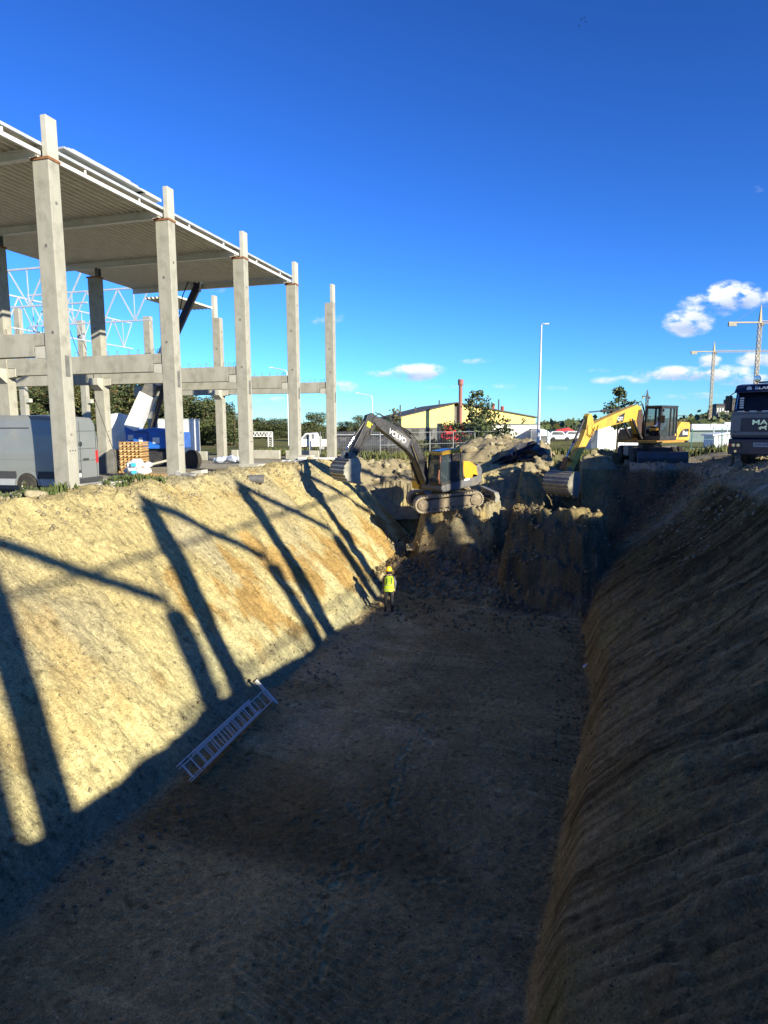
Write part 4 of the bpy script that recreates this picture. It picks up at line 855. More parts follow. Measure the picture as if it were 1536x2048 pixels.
# ---- worker on the pit floor, seen from behind
def worker():
    p = atz(778, 1229, -5.5); p.z = gz(p.x, p.y)
    t = thing('person', 'worker in yellow hard hat and hi-vis vest standing on the pit floor, back turned', 'person', p, heading(-82)-.0)
    # local: x forward (away from camera), y left
    J = [(0, 0, .95), (0, 0, 1.12), (.01, 0, 1.33), (.0, 0, 1.45), (.0, 0, 1.53), (.02, 0, 1.62), (.02, 0, 1.72),
         (0, .17, 1.42), (-.02, .24, 1.16), (.06, .25, .93), (0, -.17, 1.42), (-.04, -.25, 1.17), (.07, -.24, .95),
         (0, .10, .90), (.02, .13, .50), (-.03, .15, .10), (.11, .17, .04), (0, -.10, .90), (.03, -.12, .50), (-.0, -.13, .10), (.14, -.15, .04)]
    E_ = [(0, 1), (1, 2), (2, 3), (3, 4), (4, 5), (5, 6), (3, 7), (7, 8), (8, 9), (3, 10), (10, 11), (11, 12), (0, 13), (13, 14), (14, 15), (15, 16), (0, 17), (17, 18), (18, 19), (19, 20)]
    Rr = [(.125, .165), (.115, .155), (.12, .18), (.09, .12), .058, .085, .075, .072, .055, .036, .072, .055, .036, .095, .068, .05, .048, .095, .068, .05, .048]
    hand_pts(J, E_, Rr, 9, (.15, 0, -1), (1, .1, 0)); hand_pts(J, E_, Rr, 12, (.15, 0, -1), (1, -.1, 0))
    def mf(c):
        if c.z > 1.5: return 1
        if abs(c.y) > .17 and c.z < .91 and c.z > .7: return 1
        if abs(c.y) > .19 and c.z > .91: return 2 if c.y < 0 else 0
        return 0
    inst('body', person_mesh('body', J, E_, Rr, mf, [cloth_black, skin_m, cloth_grey]), t)
    # vest: shell round the torso, open arm holes
    def ring(z, rx, ry, cx_=0): return [(cx_+rx*cos(2*pi*i/24), ry*sin(2*pi*i/24), z+(.012*sin(5*2*pi*i/24))) for i in range(24)]
    rings = [ring(.86, .165, .215), ring(.98, .16, .205), ring(1.10, .15, .195), ring(1.25, .155, .205, .005), ring(1.36, .15, .205, .005), ring(1.44, .125, .175), ring(1.485, .085, .11)]
    m = MB(); vs = [v for r in rings for v in r]; m.add(vs, [(j*24+i, j*24+(i+1) % 24, (j+1)*24+(i+1) % 24, (j+1)*24+i) for j in range(len(rings)-1) for i in range(24)])
    v = m.build('hi_vis_vest', hivis, t, smooth=True)
    for z_ in (.92, 1.10):
        m = MB(); a = ring(z_, .170 if z_ < 1 else .160, .219 if z_ < 1 else .207); b_ = ring(z_+.03, .169 if z_ < 1 else .160, .216 if z_ < 1 else .206)
        m.add(a+b_, [(i, (i+1) % 24, 24+(i+1) % 24, 24+i) for i in range(24)]).build('reflective_band', reflect, v)
    for sg in (-1, 1): MB().bar((-.165, sg*.09, 1.17), (-.15, sg*.09, 1.42), .012, .045, (1, 0, 0)).build('reflective_strap', reflect, v)
    h = MB().lathe([(.125, 1.685), (.122, 1.72), (.112, 1.77), (.085, 1.815), (.045, 1.84), (.005, 1.848)], (.02, 0, 0), 'z', 24).build('hard_hat', helmet_m, t, smooth=True)
    MB().lathe([(.15, 1.676), (.152, 1.684), (.12, 1.694)], (.035, 0, 0), 'z', 24).build('brim', helmet_m, h)
    MB().lathe([(.10, 1.55), (.105, 1.62), (.10, 1.69)], (.012, 0, 0), 'z', 20).build('hair', cloth_black, t, smooth=True)
    for sg in (-1, 1): MB().rock((.02, sg*.095, 1.635), .028, 3, (.6, .5, 1.2), 1).build('ear', skin_m, t)
    MB().rock((.125, 0, 1.62), .022, 4, (1, .7, 1.2), 1).build('nose', skin_m, t)
    for sg in (-1, 1): MB().rock((.105, sg*.035, 1.655), .012, 5, sub=0).build('eye', cloth_black, t)
    MB().box(.104, .11, -.02, .02, 1.575, 1.583).build('mouth', rust, t)
    for sg, x_, y_ in ((1, .04, .16), (-1, .07, -.14)): MB().box(x_-.10, x_+.17, y_-.05, y_+.05, 0, .09).build('boot', rubber, t, bevel=.03)
worker()

# ---- aluminium extension ladder along the foot of the left slope
def ladder():
    A = Vector((-7.32, 10.92, gz(-7.3, 10.95)+.05)); B_ = Vector((-7.46, 15.05, gz(-7.45, 15.0)+.05)); d = (B_-A).normalized()
    Cn = Vector((-7.84, 11.2, 0)); up = Vector((-.62, 0, .62)); up = (up-d*up.dot(d)).normalized(); n = up.cross(d).normalized()
    rot = Matrix((d, up, -n)).transposed() if False else Matrix((d, up, d.cross(up))).transposed()
    t = thing('extension_ladder', 'aluminium extension ladder lying on its side along the foot of the left slope', 'ladder', A, tuple(rot.to_euler()))
    L = (B_-A).length; w = .38
    if d.cross(up).z < 0: zf = -1
    else: zf = 1
    def sec(x0, x1, y0, y1, zz_, nr, name):
        o = MB().box(x0, x1, y0-.0, y0+.022, zz_, zz_+.06).build(name, aluminium, t, bevel=.004)
        MB().box(x0, x1, y1-.022, y1, zz_, zz_+.06).build('rail', aluminium, o)
        me = MB().tube((0, y0+.028, 0), (0, y1-.028, 0), .012, n=8).mesh('rung', aluminium)
        for i in range(nr): inst('rung', me, o, (x0+.12+i*(x1-x0-.24)/(nr-1), 0, zz_+.037))
        return o
    sec(0, L*1.0, .0, w, 0, 14, 'base_section')
    sec(-.12, L*.78, .05, w+.07, .085*zf, 11, 'sliding_section')
    sec(.35, L*.74, .03, w+.03, .17*zf, 10, 'upper_section')
    MB().box(L-.02, L+.05, -.26, w+.34, -.02, .06).build('stabiliser_bar', aluminium, t, bevel=.01)
    for y_ in (-.28, w+.32): MB().box(L-.05, L+.07, y_, y_+.04, -.03, .07).build('end_cap', rubber, t)
ladder()
# ------------------------------------------------------------------ vehicles and things on the left yard
def van():
    c = at(170, 975, 22.9); hd = heading(-12)
    f = Vector((cos(hd), sin(hd), 0)); L = 6.6
    t = thing('panel_van', 'grey high-roof panel van parked behind the nearest concrete column', 'van', (c.x+f.x*.1, c.y+f.y*.1, GZ+.0), hd)
    bodym = pm('van_grey', (.27, .285, .275), (.245, .26, .25), .8, .3, .3, dirt=(.34, .33, .28), dscale=1.2, damt=.35)
    dark = pm('van_trim', (.035, .037, .04), (.05, .05, .05), 3, .7)
    # cross sections along x (0 = rear): half width at sill, belt, roof edge ; heights
    secs = []
    for x, top, hw, tw, zb in [(0, 2.60, 1.00, .80, .42), (.10, 2.70, 1.01, .84, .40), (1.0, 2.76, 1.01, .86, .36), (3.6, 2.76, 1.01, .86, .36), (4.6, 2.68, 1.0, .84, .36), (5.3, 2.2, .99, .80, .36), (6.1, 1.35, .97, .85, .34), (6.7, 1.05, .88, .8, .34), (6.85, .6, .8, .78, .36)]:
        h = top-zb; pr = []
        half = [(hw*.97, zb), (hw, zb+.25*h), (hw*1.0, zb+.45*h), (hw*.965, zb+.72*h), (tw+.05, zb+.93*h), (tw-.06, zb+.985*h), (0, top)]
        pr = [(x, -y, z) for y, z in half]+[(x, y, z) for y, z in reversed(half[:-1])]
        secs.append(pr)
    m = MB(); n = len(secs[0])
    vs = [v for s_ in secs for v in s_]; fs = [(j*n+i, (j+1)*n+i, (j+1)*n+i+1, j*n+i+1) for j in range(len(secs)-1) for i in range(n-1)]
    fs += [tuple(range(n)), tuple(range(len(secs)*n-1, (len(secs)-1)*n-1, -1))]+[(j*n+n-1, (j+1)*n+n-1, (j+1)*n, j*n) for j in range(len(secs)-1)]
    m.add(vs, fs); body = m.build('body', bodym, t, bevel=.03)
    def sy(zr): return 1.0 if zr < 1.5 else 1.0-.05*(zr-1.5)
    # side visible is local +y ... both sides
    for sg in (1, -1):
        for xa, xb in ((.1, .92), (1.78, 4.77), (5.63, 6.4)): MB().box(xa, xb, sg*1.005-.012, sg*1.005+.02, .60, .84).build('rub_strip', dark, t)
        for xa, xb in ((.1, .90), (1.80, 4.75)): MB().box(xa, xb, sg*1.0-.01, sg*1.0+.02, .36, .58).build('sill', pm('sill_grey', (.34, .36, .37), (.28, .3, .31), 3, .5, dirt=(.4, .37, .28), dscale=3), t)
        for z_ in (1.25, 1.62, 2.22): MB().box(.25, 4.7, sg*(1.012 if z_ < 1.5 else .99 if z_ < 2 else .945)-.006, sg*(1.012 if z_ < 1.5 else .99 if z_ < 2 else .945)+.010, z_-.012, z_+.012).build('body_crease', bodym, t)
        MB().box(1.2, 4.2, sg*.955-.02, sg*.955+.012, 2.30, 2.33).build('slide_rail', dark, t)
        for x_ in (1.35, 5.2):
            wheel(t, x_, sg*.925, .36, .37, .24, 'wheel', steel_worn, 26, sg=sg)
            arch = [(x_+.50*cos(a), .36+.50*sin(a)) for a in [pi*i/14 for i in range(15)]]
            inn = [(x_+.43*cos(a), .36+.43*sin(a)) for a in [pi*(14-i)/14 for i in range(15)]]
            MB().prism(arch+inn, sg*1.0-.0, sg*1.035).build('wheel_arch', bodym, t)
            MB().prism([(x_+.43*cos(a), .36+.43*sin(a)) for a in [pi*i/14 for i in range(15)]]+[(x_-.43, .15), (x_+.43, .15)][:0], min(sg*1.006, sg*1.018), max(sg*1.006, sg*1.018)).build('wheel_well', rubber, t)
        MB().box(-.01, .10, sg*.90-.06, sg*.90+.07, 1.05, 1.5).build('tail_light', red_paint, t)
        MB().box(4.7, 5.5, sg*.96-.01, sg*.96+.03, 1.62, 2.15).build('side_window', glass, t)
    # rear doors
    MB().box(-.012, .0, -.006, .006, .55, 2.52).build('door_seam', dark, t)
    for z_ in (1.16, 1.58, 2.2): MB().box(-.012, .01, -.84, .84, z_-.006, z_+.006).build('door_crease', dark, t)
    for sg in (-1, 1): MB().box(-.014, .0, sg*.87-.005, sg*.87+.005, .55, 2.45).build('door_seam', dark, t)
    MB().box(-.035, .0, -.42, -.12, 1.18, 1.24).build('door_handle', dark, t, bevel=.01)
    MB().tube((-.03, 0, 1.75), (0, 0, 1.75), .085, n=24).build('round_badge', dark, t); MB().lathe([(.06, -.036), (.085, -.036), (.085, -.03), (.06, -.03)], (0, 0, 1.75), 'x', 24).build('badge_ring', chrome, t)
    MB().box(-.03, 0, .05, .5, .60, .72).build('licence_plate', white_plastic, t); MB().box(-.05, 0, .05, .5, .76, .84).build('plate_light_bar', dark, t)
    MB().box(-.16, .1, -.98, .98, .36, .55).build('rear_bumper', dark, t, bevel=.03)
    MB().box(5.3, 5.32, -.7, .7, 1.5, 2.1).build('windscreen', glass, t)
van()
def simple_wheel_mesh(r, w, n=18): return MB().lathe([(r*.6, -w/2), (r, -w/2), (r, w/2), (r*.6, w/2)], (0, 0, 0), 'y', n).mesh('wheel', rubber)
def blue_crane():
    c = at(300, 925, 40); c.z = GZ; t = thing('crawler_crane', 'blue mobile crane with white telescopic boom behind the second front column', 'mobile crane', c, heading(0))
    # local x = image left
    for y_ in (-1.2, 1.2): MB().prism([(-1.9, .15), (-1.6, 0), (1.6, 0), (1.9, .15), (1.9, .7), (1.6, .85), (-1.6, .85), (-1.9, .7)], y_-.35, y_+.35).build('track', black_paint, t)
    MB().box(-1.5, 1.6, -1.0, 1.0, .6, 1.0).build('undercarriage', black_paint, t)
    MB().prism([(-2.2, 1.02), (.4, 1.02), (.5, 1.3), (.45, 2.1), (-.6, 2.28), (-1.8, 2.15), (-2.2, 1.9)], .1, 1.3).build('housing', blue_paint, t, bevel=.06)
    MB().prism([(-2.2, 1.02), (.4, 1.02), (.5, 2.0), (-2.2, 2.0)], -1.3, .0).build('engine_housing', blue_paint, t, bevel=.06)
    MB().prism([(.45, 1.1), (1.0, 1.3), (1.1, 2.3), (.75, 2.65), (.35, 2.6), (.2, 2.0)], .2, .95).build('boom_foot', blue_paint, t, bevel=.03)
    MB().prism([(.45, 1.4), (1.3, 1.3), (1.35, 1.9), (.9, 2.1)], -1.2, -.2).build('operator_cab', black_paint, t, bevel=.03)
    MB().box(.55, .9, .951, .965, 1.55, 1.85).build('white_label', white_plastic, t); MB().box(-.1, .12, 1.301, 1.31, 1.35, 1.7).build('white_label', white_plastic, t); MB().box(-1.1, -.7, 1.301, 1.31, 1.35, 1.7).build('white_label', white_plastic, t)
    MB().box(-.45, .38, 1.301, 1.315, 2.0, 2.05).box(-.45, -.4, 1.301, 1.315, 1.2, 2.0).build('door_frame', black_paint, t)
    k = Vector((-50, 0, 97)).normalized(); b0 = Vector((.75, .58, 2.2)); P = lambda s_: b0+k*s_
    MB().bar(b0, P(2.3), .75, .85).build('boom_section', white_plastic, t, bevel=.02)
    MB().bar(P(2.3), P(3.1), .6, .72).build('boom_section', grey_paint, t, bevel=.02)
    MB().bar(P(3.1), P(5.3), .68, .80).build('boom_section', white_plastic, t, bevel=.02)
    dk = pm('navy_paint', (.012, .02, .07), (.02, .02, .04), 3, .35)
    MB().bar(P(5.3), P(9.2), .32, .38).build('boom_section', dk, t, bevel=.02)
    top = P(9.2); MB().bar(top, top+Vector((-.25, 0, 2.3)), .26, .32).build('jib', dk, t); MB().bar(P(9.0)+Vector((-.3, 0, 0)), top+Vector((-.45, 0, 2.0)), .1, .12).build('jib_cylinder', chrome, t)
    MB().path([P(7.5)+Vector((.25, .2, 0)), P(8.6)+Vector((.5, .2, .1)), top+Vector((.35, .2, .5)), top+Vector((0, .2, 1.0))], .03).build('cable', rubber, t)
    MB().tube((-.4, .4, 2.1), P(4.8)+Vector((-.35, 0, -.2)), .13, n=12).build('boom_cylinder', black_paint, t); MB().tube((-.4, .9, 2.1), P(4.8)+Vector((-.35, .3, -.2)), .05).build('hose', rubber, t)
blue_crane()
# white tank and boxes beyond the crane
p = at(240, 930, 42); t = thing('storage_tank', 'tall white rounded tank standing left of the pallet stack', 'tank', (p.x, p.y, GZ-.1), 0)
MB().lathe([(.58, .0), (.58, 3.0), (.45, 3.25), (.05, 3.3)], (0, 0, 0), 'z', 24).build('tank_shell', white_plastic, t)
MB().prism([(-.3, 0), (.85, 0), (.85, 2.4), (.4, 3.2), (-.3, 3.2)], .05, 1.4).build('tank_housing', white_plastic, t, bevel=.04)
p = at(352, 925, 47); t = thing('site_container', 'white container cabin behind the crane boom', 'container', (p.x, p.y, GZ), heading(180))
MB().box(-1.2, 1.2, 0, 2.2, .1, 2.8).build('shell', white_plastic, t, bevel=.03); MB().box(-1.25, 1.25, -.03, 2.25, 2.801, 2.9).build('roof_frame', galv, t); MB().box(-1.0, -.2, -.02, .0, .2, 2.3).build('door', galv, t)
p = at(212, 945, 33); t = thing('concrete_bin', 'dark grey slant-topped concrete bin right of the van', 'concrete bin', (p.x, p.y, GZ), heading(180))
MB().prism([(-.35, 0), (.42, 0), (.42, 1.15), (.3, 1.2), (-.35, .75)], 0, .9).build('shell', concrete_dark, t, bevel=.02); MB().bar((-.4, .1, .72), (.3, .1, 1.25), .2, .05).build('lid', concrete_light, t)
# formwork pallet stack
p = at(262, 932, 33); t = thing('formwork_stack', 'tall stack of orange timber formwork pieces in front of the blue crane', 'timber stack', (p.x, p.y, GZ), heading(180))
woods = [wood, pm('timber_pale', (.72, .50, .24), (.6, .38, .15), 6, .75)]
rr = random.Random(3)
for k in range(11):
    z_ = .12+k*.135
    MB().box(-.58, .58, 0, 1.0, z_+.075, z_+.105).build('plank', woods[k % 2], t)
    for j in range(6): MB().prism([(-.55+j*.2, z_), (-.46+j*.2, z_), (-.40+j*.2, z_+.074), (-.5+j*.2, z_+.074)], .0, 1.0).build('batten', woods[(k+j) % 2], t)
MB().box(-.62, .62, -.05, 1.05, 0, .11).build('pallet_base', wood, t)
# bagged goods in foil with blue print
p = at(272, 950, 31); t = thing('foil_bale', 'white foil-wrapped bale with blue patches in front of the timber stack', 'bale', (p.x, p.y, GZ), heading(180))
for k, (x_, z_, s_) in enumerate([(-.3, .22, .34), (.3, .2, .36), (0, .55, .36), (.42, .52, .26), (-.35, .5, .24)]): MB().rock((x_, .3, z_), s_, k+30, (1.15, 1, .75), 2).build('bag', white_plastic, t)
for x_, z_ in ((-.05, .55), (-.05, .2)): MB().box(x_-.12, x_+.12, -.12, -.09, z_-.08, z_+.08).build('blue_patch', pm('cyan_print', (.05, .45, .7), None, 3, .5), t)
# lone tyre
p = at(386, 928, 37); t = thing('spare_wheel', 'big tyre with a pale rim lying upright right of the second front column', 'tyre', (p.x, p.y, GZ+.45), heading(150))
wheel(t, 0, 0, 0, .55, .4, 'tyre', steel_worn, 24)
# stones and plastics near second column
tag(MB().prism([(-.3, 0), (.3, .05), (.25, .45), (-.2, .38)], 0, .5).build('concrete_lump', concrete_light, None, loc=at(392, 962, 26.5)), 'white broken concrete lump beside the second front column foot', 'concrete lump')
tag(MB().prism([(-.22, 0), (.22, 0), (.3, .18), (0, .42), (-.24, .3)], 0, .05).build('paint_splashed_slab', pm('splashed', (.7, .7, .66), (.03, .03, .03), 3, .6), None, loc=at(355, 962, 26.0)), 'black and white splashed slab leaning on the second front column', 'slab')
p = at(280, 950, 24.5); tag(MB().rock((0, 0, .28), .24, 5, (.8, .6, 1.1), 2).build('grey_bucket_lump', grey_paint, None, loc=(p.x, p.y, -.2)), 'dark grey lump on a stick in front of the foil bale', 'lump')
def foil(label, px, py, D, n, mat, cat='plastic foil', s=.3, name='plastic_foil'):
    p = at(px, py, D); t = thing(name, label, cat, (p.x, p.y, GZ), 0); rr = random.Random(px)
    for k in range(n): MB().rock((rr.uniform(-1, 1)*.9, rr.uniform(-.3, .3), s*.5+rr.uniform(0, .15)), s*rr.uniform(.6, 1.1), px+k, (1.3, .8, .8), 1).build('bundle', mat, t)
foil('bluish white crumpled foil bundles behind the third front column', 452, 922, 41.5, 9, pm('foil_blue', (.62, .68, .78), (.38, .45, .6), 7, .4, bump=.6, bscale=20), s=.34)
p = at(512, 950, 28.0); t = thing('plastic_pipe', 'short black drain pipe lying at the third front column foot', 'pipe', (p.x, p.y, gz(p.x, p.y)+.16), heading(0))
MB().lathe([(.17, -.3), (.19, -.3), (.19, .3), (.17, .3)], (0, 0, 0), 'x', 20).build('pipe', grey_paint, t)
# planks and low white slabs on the yard
for k, (px, py, D, l, lab, rt) in enumerate([(325, 938, 31, 2.6, 'long pale plank on the yard right of the foil bale', 170), (250, 948, 28, 3.0, 'pale plank on the yard below the timber stack', 175), (590, 935, 36, 1.4, 'white board lying left of the fourth front column', 180), (635, 930, 37, 2.2, 'white slab lying right of the fourth front column', 178), (540, 925, 38, 2.4, 'thin pale board between third and fourth front column', 180)]):
    p = at(px, py, D); block('loose_board', lab, 'board', p.x, p.y, gz(p.x, p.y)+.0, l, .35, .1, [wood, concrete_light, white_plastic, white_plastic, concrete_light][k], heading(rt), bev=.01)
p = at(316, 932, 37); t = thing('inclined_slab', 'pale slab tilted under the blue crane', 'slab', (p.x, p.y, GZ), heading(180)); MB().prism([(-1.0, 0), (1.1, .5), (1.1, .62), (-1.0, .12)], 0, .8).build('slab', concrete_light, t)

# ------------------------------------------------------------------ dump truck on the right bank
def truck():
    fl = at(1456, 922, 26.2); hd = heading(40)   # x = forward
    f = Vector((cos(hd), sin(hd), 0)); l = Vector((-sin(hd), cos(hd), 0))
    # image-left corner is the truck's right-front corner (-y side)
    o = Vector((fl.x, fl.y, 0))+l*1.25
    if (o-Vector((fl.x, fl.y, 0))).dot(_rt) < 0: o = Vector((fl.x, fl.y, 0))-l*1.25
    t = thing('dump_truck', 'dark blue and grey dump truck facing the camera on the right bank', 'truck', (o.x, o.y, .40), hd)
    navy = pm('navy_cab', (.012, .018, .055), (.016, .02, .05), 2, .3, dirt=(.06, .06, .06), dscale=3, damt=.4)
    grey = pm('truck_grey', (.20, .215, .22), (.16, .17, .18), 2, .4, dirt=(.2, .19, .16), dscale=3, damt=.5)
    blk = black_paint
    # cab: profile in xz, x=0 front face
    cabp = [(-.03, 1.05), (.0, 1.1), (.0, 2.05), (-.10, 2.1), (-.32, 3.0), (-.6, 3.16), (-2.0, 3.2), (-2.1, 3.0), (-2.1, .95), (-.5, .95)]
    MB().prism(cabp, -1.22, 1.22).build('cab', navy, t, bevel=.05)
    MB().box(-.02, .03, -1.24, 1.24, 1.18, 2.02).build('front_panel', grey, t, bevel=.04)
    MB().box(.031, .045, -.85, .85, 1.32, 1.86).build('grille', navy, t, bevel=.02)
    MB().box(.0, .04, -1.2, 1.2, 2.03, 2.12).build('wiper_cowl', grey, t)
    for k in range(5): MB().box(.041, .05, -1.0+k*.45, -.75+k*.45, 2.1, 2.14).build('cowl_vent', white_plastic, t)
    MB().prism([(-.08, 2.16), (-.06, 2.16), (-.27, 2.92), (-.29, 2.92)], -1.08, 1.08).build('windscreen', pm('windscreen_dark', (.006, .008, .022), (.008, .009, .018), 2, .35, spec=.25), t)
    MB().prism([(-.05, 2.86), (.12, 2.84), (-.1, 3.14), (-.5, 3.2), (-.4, 3.0)], -1.15, 1.15).build('sun_visor', navy, t, bevel=.02)
    # lettering: camera sees the front, text reads along -y -> use rotation facing +x
    R_ = (radians(90), 0, radians(90))
    text('lettering', 'MAN', .26, chrome, t, (.05, 0, 1.68), R_, .006, .004, 1.5)
    text('visor_lettering', 'BLAMB', .15, white_plastic, t, (.05, -.05, 3.0), (radians(68), 0, radians(90)), .004, .004, 1.6)
    MB().lathe([(.05, .0), (.10, .0), (.10, .006), (.05, .006)], (.03, -.62, 2.985), 'x', 20).build('visor_emblem', white_plastic, t)
    text('badge_lettering', 'FLT', .11, blk, t, (.035, -1.0, 1.3), R_, .004, .003, 1.4)
    lion = [(-.14, -.05), (-.12, -.09), (-.08, -.03), (.04, -.03), (.08, -.09), (.12, -.08), (.09, .0), (.13, .06), (.08, .09), (.0, .04), (-.10, .05), (-.17, .0), (-.18, -.04)]
    MB().prism([(a, b_+1.48) for a, b_ in lion], .0461, .054, 'yz').build('lion_emblem', chrome, t)
    MB().prism([(.52, 1.34), (.62, 1.70), (.84, 1.84), (.84, 1.34)], .0461, .05, 'yz').build('gold_triangle', pm('gold_paint', (.35, .24, .10), (.2, .14, .06), 5, .4), t)
    for z_ in range(5): MB().box(-.06, -.05, -.97, -.82, 2.24+z_*.09, 2.30+z_*.09, Matrix.Translation((.0, 0, 0)) @ Matrix.Shear('XY', 4, (0, 0)) if False else None).build('permit_sticker', white_plastic, t)
    MB().tube((-.06, .12, 2.36), (-.045, .12, 2.36), .05, n=14).build('pendant_sticker', white_plastic, t)
    MB().box(-.3, .12, -1.25, 1.25, .42, 1.04).build('bumper', navy, t, bevel=.04)
    MB().box(.121, .13, -.3, .35, .74, .90).build('licence_plate', pm('plate', (.45, .48, .5), (.4, .43, .45), 4, .5), t)
    text('plate_lettering', 'GWE 44401', .105, blk, t, (.134, .02, .82), R_, .002, .002, 1.0)
    MB().box(.121, .135, .5, .95, .7, .92).build('side_plate', white_plastic, t)
    for sg in (-1, 1):
        MB().box(.1, .135, sg*.95-.24, sg*.95+.24, .66, .90).build('headlight_unit', blk, t, bevel=.01)
        for d_, mt in ((-.08, chrome), (.1, chrome), (-.2, red_paint)): MB().tube((.13, sg*(.95-d_), .79), (.142, sg*(.95-d_), .79), .065, n=14).build('headlight', mt, t)
        MB().tube((.12, sg*.95, .55), (.135, sg*.95, .55), .05, n=12).build('fog_light', chrome, t)
        MB().box(-.2, -.05, sg*1.42-.12, sg*1.42+.12, 2.15, 2.75).build('mirror', blk, t, bevel=.03)
        MB().path([(-.15, sg*1.4, 2.75), (-.2, sg*1.2, 2.9)], .02).path([(-.15, sg*1.4, 2.15), (-.2, sg*1.2, 2.05)], .02).build('mirror_arm', blk, t)
        wheel(t, -1.35, sg*1.0, .5, .52, .32, 'wheel', grey, 24, sg=sg)
        for x_ in (-4.4, -5.7): wheel(t, x_, sg*.95, .5, .52, .5, 'wheel', grey, 22, sg=sg)
        MB().path([(-.05, sg*1.1, 2.2), (-.26, sg*1.08, 2.95)], .03).build('pillar_trim', chrome, t)
        MB().box(-.15, .0, sg*1.1-.03, sg*1.1+.03, .02, .42).build('step_bracket', blk, t)
    MB().box(-.1, .05, -.3, .3, 3.19, 3.25).build('roof_bar', blk, t)
    o2 = MB().lathe([(.02, -.05), (.12, -.03), (.13, .03), (.11, .05), (.02, .055)], (-.25, -.45, 3.38), 'x', 18).build('roof_spotlight', chrome, t); MB().tube((-.25, -.45, 3.18), (-.25, -.45, 3.27), .02).build('spotlight_post', blk, o2)
    for y_ in (.0, .25, .5): MB().tube((-.3, y_, 3.16), (-.3, y_, 3.26), .03).build('marker_lamp', blk, t)
    MB().box(-6.8, -2.1, -.42, .42, .7, 1.0).build('chassis', blk, t)
    tip = MB().prism([(-2.35, 1.1), (-2.35, 2.9), (-7.0, 2.9), (-7.3, 1.3), (-7.0, 1.1)], -1.25, 1.25).build('tipper_body', navy, t, bevel=.03)
    for k in range(7): 
        for sg in (-1, 1): MB().box(-2.6-k*.7-.08, -2.6-k*.7, sg*1.25-.02, sg*1.25+.07, 1.12, 2.88).build('tipper_rib', navy, tip)
truck()
# ------------------------------------------------------------------ vegetation
leafg = pm('leaf_green', (.055, .08, .022), (.08, .10, .03), .8, .7)
leafd = pm('leaf_dark', (.026, .042, .015), (.038, .055, .02), .8, .75)
leafy = pm('leaf_autumn', (.14, .115, .03), (.09, .10, .028), .7, .75)
leafo = pm('leaf_rust', (.15, .08, .028), (.10, .08, .028), .7, .75)
def leaves(name, blobs, n, size, mats, seed, flat=.5, updir=0):
    "leaf quads spread through ellipsoid clumps (x,y,z,rx,ry,rz)"
    r = np.random.RandomState(seed); bl = np.array(blobs, float); w = bl[:, 3]*bl[:, 4]*bl[:, 5]; k = r.choice(len(bl), n, p=w/w.sum())
    d = r.normal(size=(n, 3)); d /= np.linalg.norm(d, axis=1)[:, None]; rad = r.rand(n, 1)**.38
    # ragged: each clump has its own radius noise
    rad *= .75+.4*np.abs(np.sin(d[:, :1]*5+bl[k, :1]*3)*np.cos(d[:, 2:]*4+bl[k, 1:2]*2))
    c = bl[k, :3]+d*rad*bl[k, 3:6]
    a = r.normal(size=(n, 3)); a /= np.linalg.norm(a, axis=1)[:, None]; nn = d*.6+r.normal(size=(n, 3))*.6; b = np.cross(a, nn); b /= np.linalg.norm(b, axis=1)[:, None]+1e-6
    s = size*r.uniform(.5, 1.3, (n, 1)); V = np.stack([c-a*s, c-b*s*flat, c+a*s, c+b*s*flat], 1).reshape(-1, 3)
    F = np.arange(4*n).reshape(n, 4); mi = r.choice(len(mats), n, p=None if len(mats) == 1 else ([.7]+[.3/(len(mats)-1)]*(len(mats)-1)))
    return npmesh(name, V, F, mats, mi=mi)
def tree_protos(kind, seed):
    rr = random.Random(seed); H = 10
    if kind == 'birch': bl = [(rr.uniform(-1.2, 1.2), rr.uniform(-1.2, 1.2), rr.uniform(3, 9.3), rr.uniform(.6, 1.2), rr.uniform(.6, 1.2), rr.uniform(.9, 1.8)) for _ in range(14)]; mats = [leafy, leafg, leafd]; n = 2600; sz = .17
    elif kind == 'spruce': bl = [(rr.gauss(0, .2), rr.gauss(0, .2), 1.2+i*.72, 2.0-i*.155, 2.0-i*.155, .55) for i in range(12)]; mats = [leafd, leafg]; n = 2600; sz = .2
    elif kind == 'bush': bl = [(rr.uniform(-3, 3), rr.uniform(-1.5, 1.5), rr.uniform(1, 6), rr.uniform(1.2, 2.2), rr.uniform(1.2, 2), rr.uniform(1, 2.2)) for _ in range(12)]; mats = [leafg, leafd, leafy]; n = 3200; sz = .22
    else: bl = [(rr.uniform(-2, 2), rr.uniform(-2, 2), rr.uniform(3.5, 8.8), rr.uniform(1, 1.8), rr.uniform(1, 1.8), rr.uniform(.8, 1.5)) for _ in range(15)]; mats = [leafg, leafd, leafo]; n = 3200; sz = .2
    crown = leaves('crown', bl, n, sz, mats, seed)
    m = MB(); tx = rr.uniform(-.3, .3); m.tube((0, 0, -.3), (tx, 0, 5), .14 if kind == 'birch' else .2, .1, 8).tube((tx, 0, 5), (tx*1.4, .1, 9), .1, .03, 6)
    for b_ in bl[:8]: z0 = max(1.5, b_[2]-1.8); m.tube((tx*z0/5, 0, z0), (b_[0], b_[1], b_[2]), .05, .015, 5)
    return crown, m.mesh('trunk', birch_bark if kind == 'birch' else bark)
PROTO = {k: [tree_protos(k, 10*i+j) for j in range(3)] for i, k in enumerate(['birch', 'spruce', 'bush', 'broad'])}
NAMES = {'birch': 'birch_tree', 'spruce': 'spruce_tree', 'bush': 'large_shrub', 'broad': 'broadleaf_tree'}
rt_ = random.Random(77)
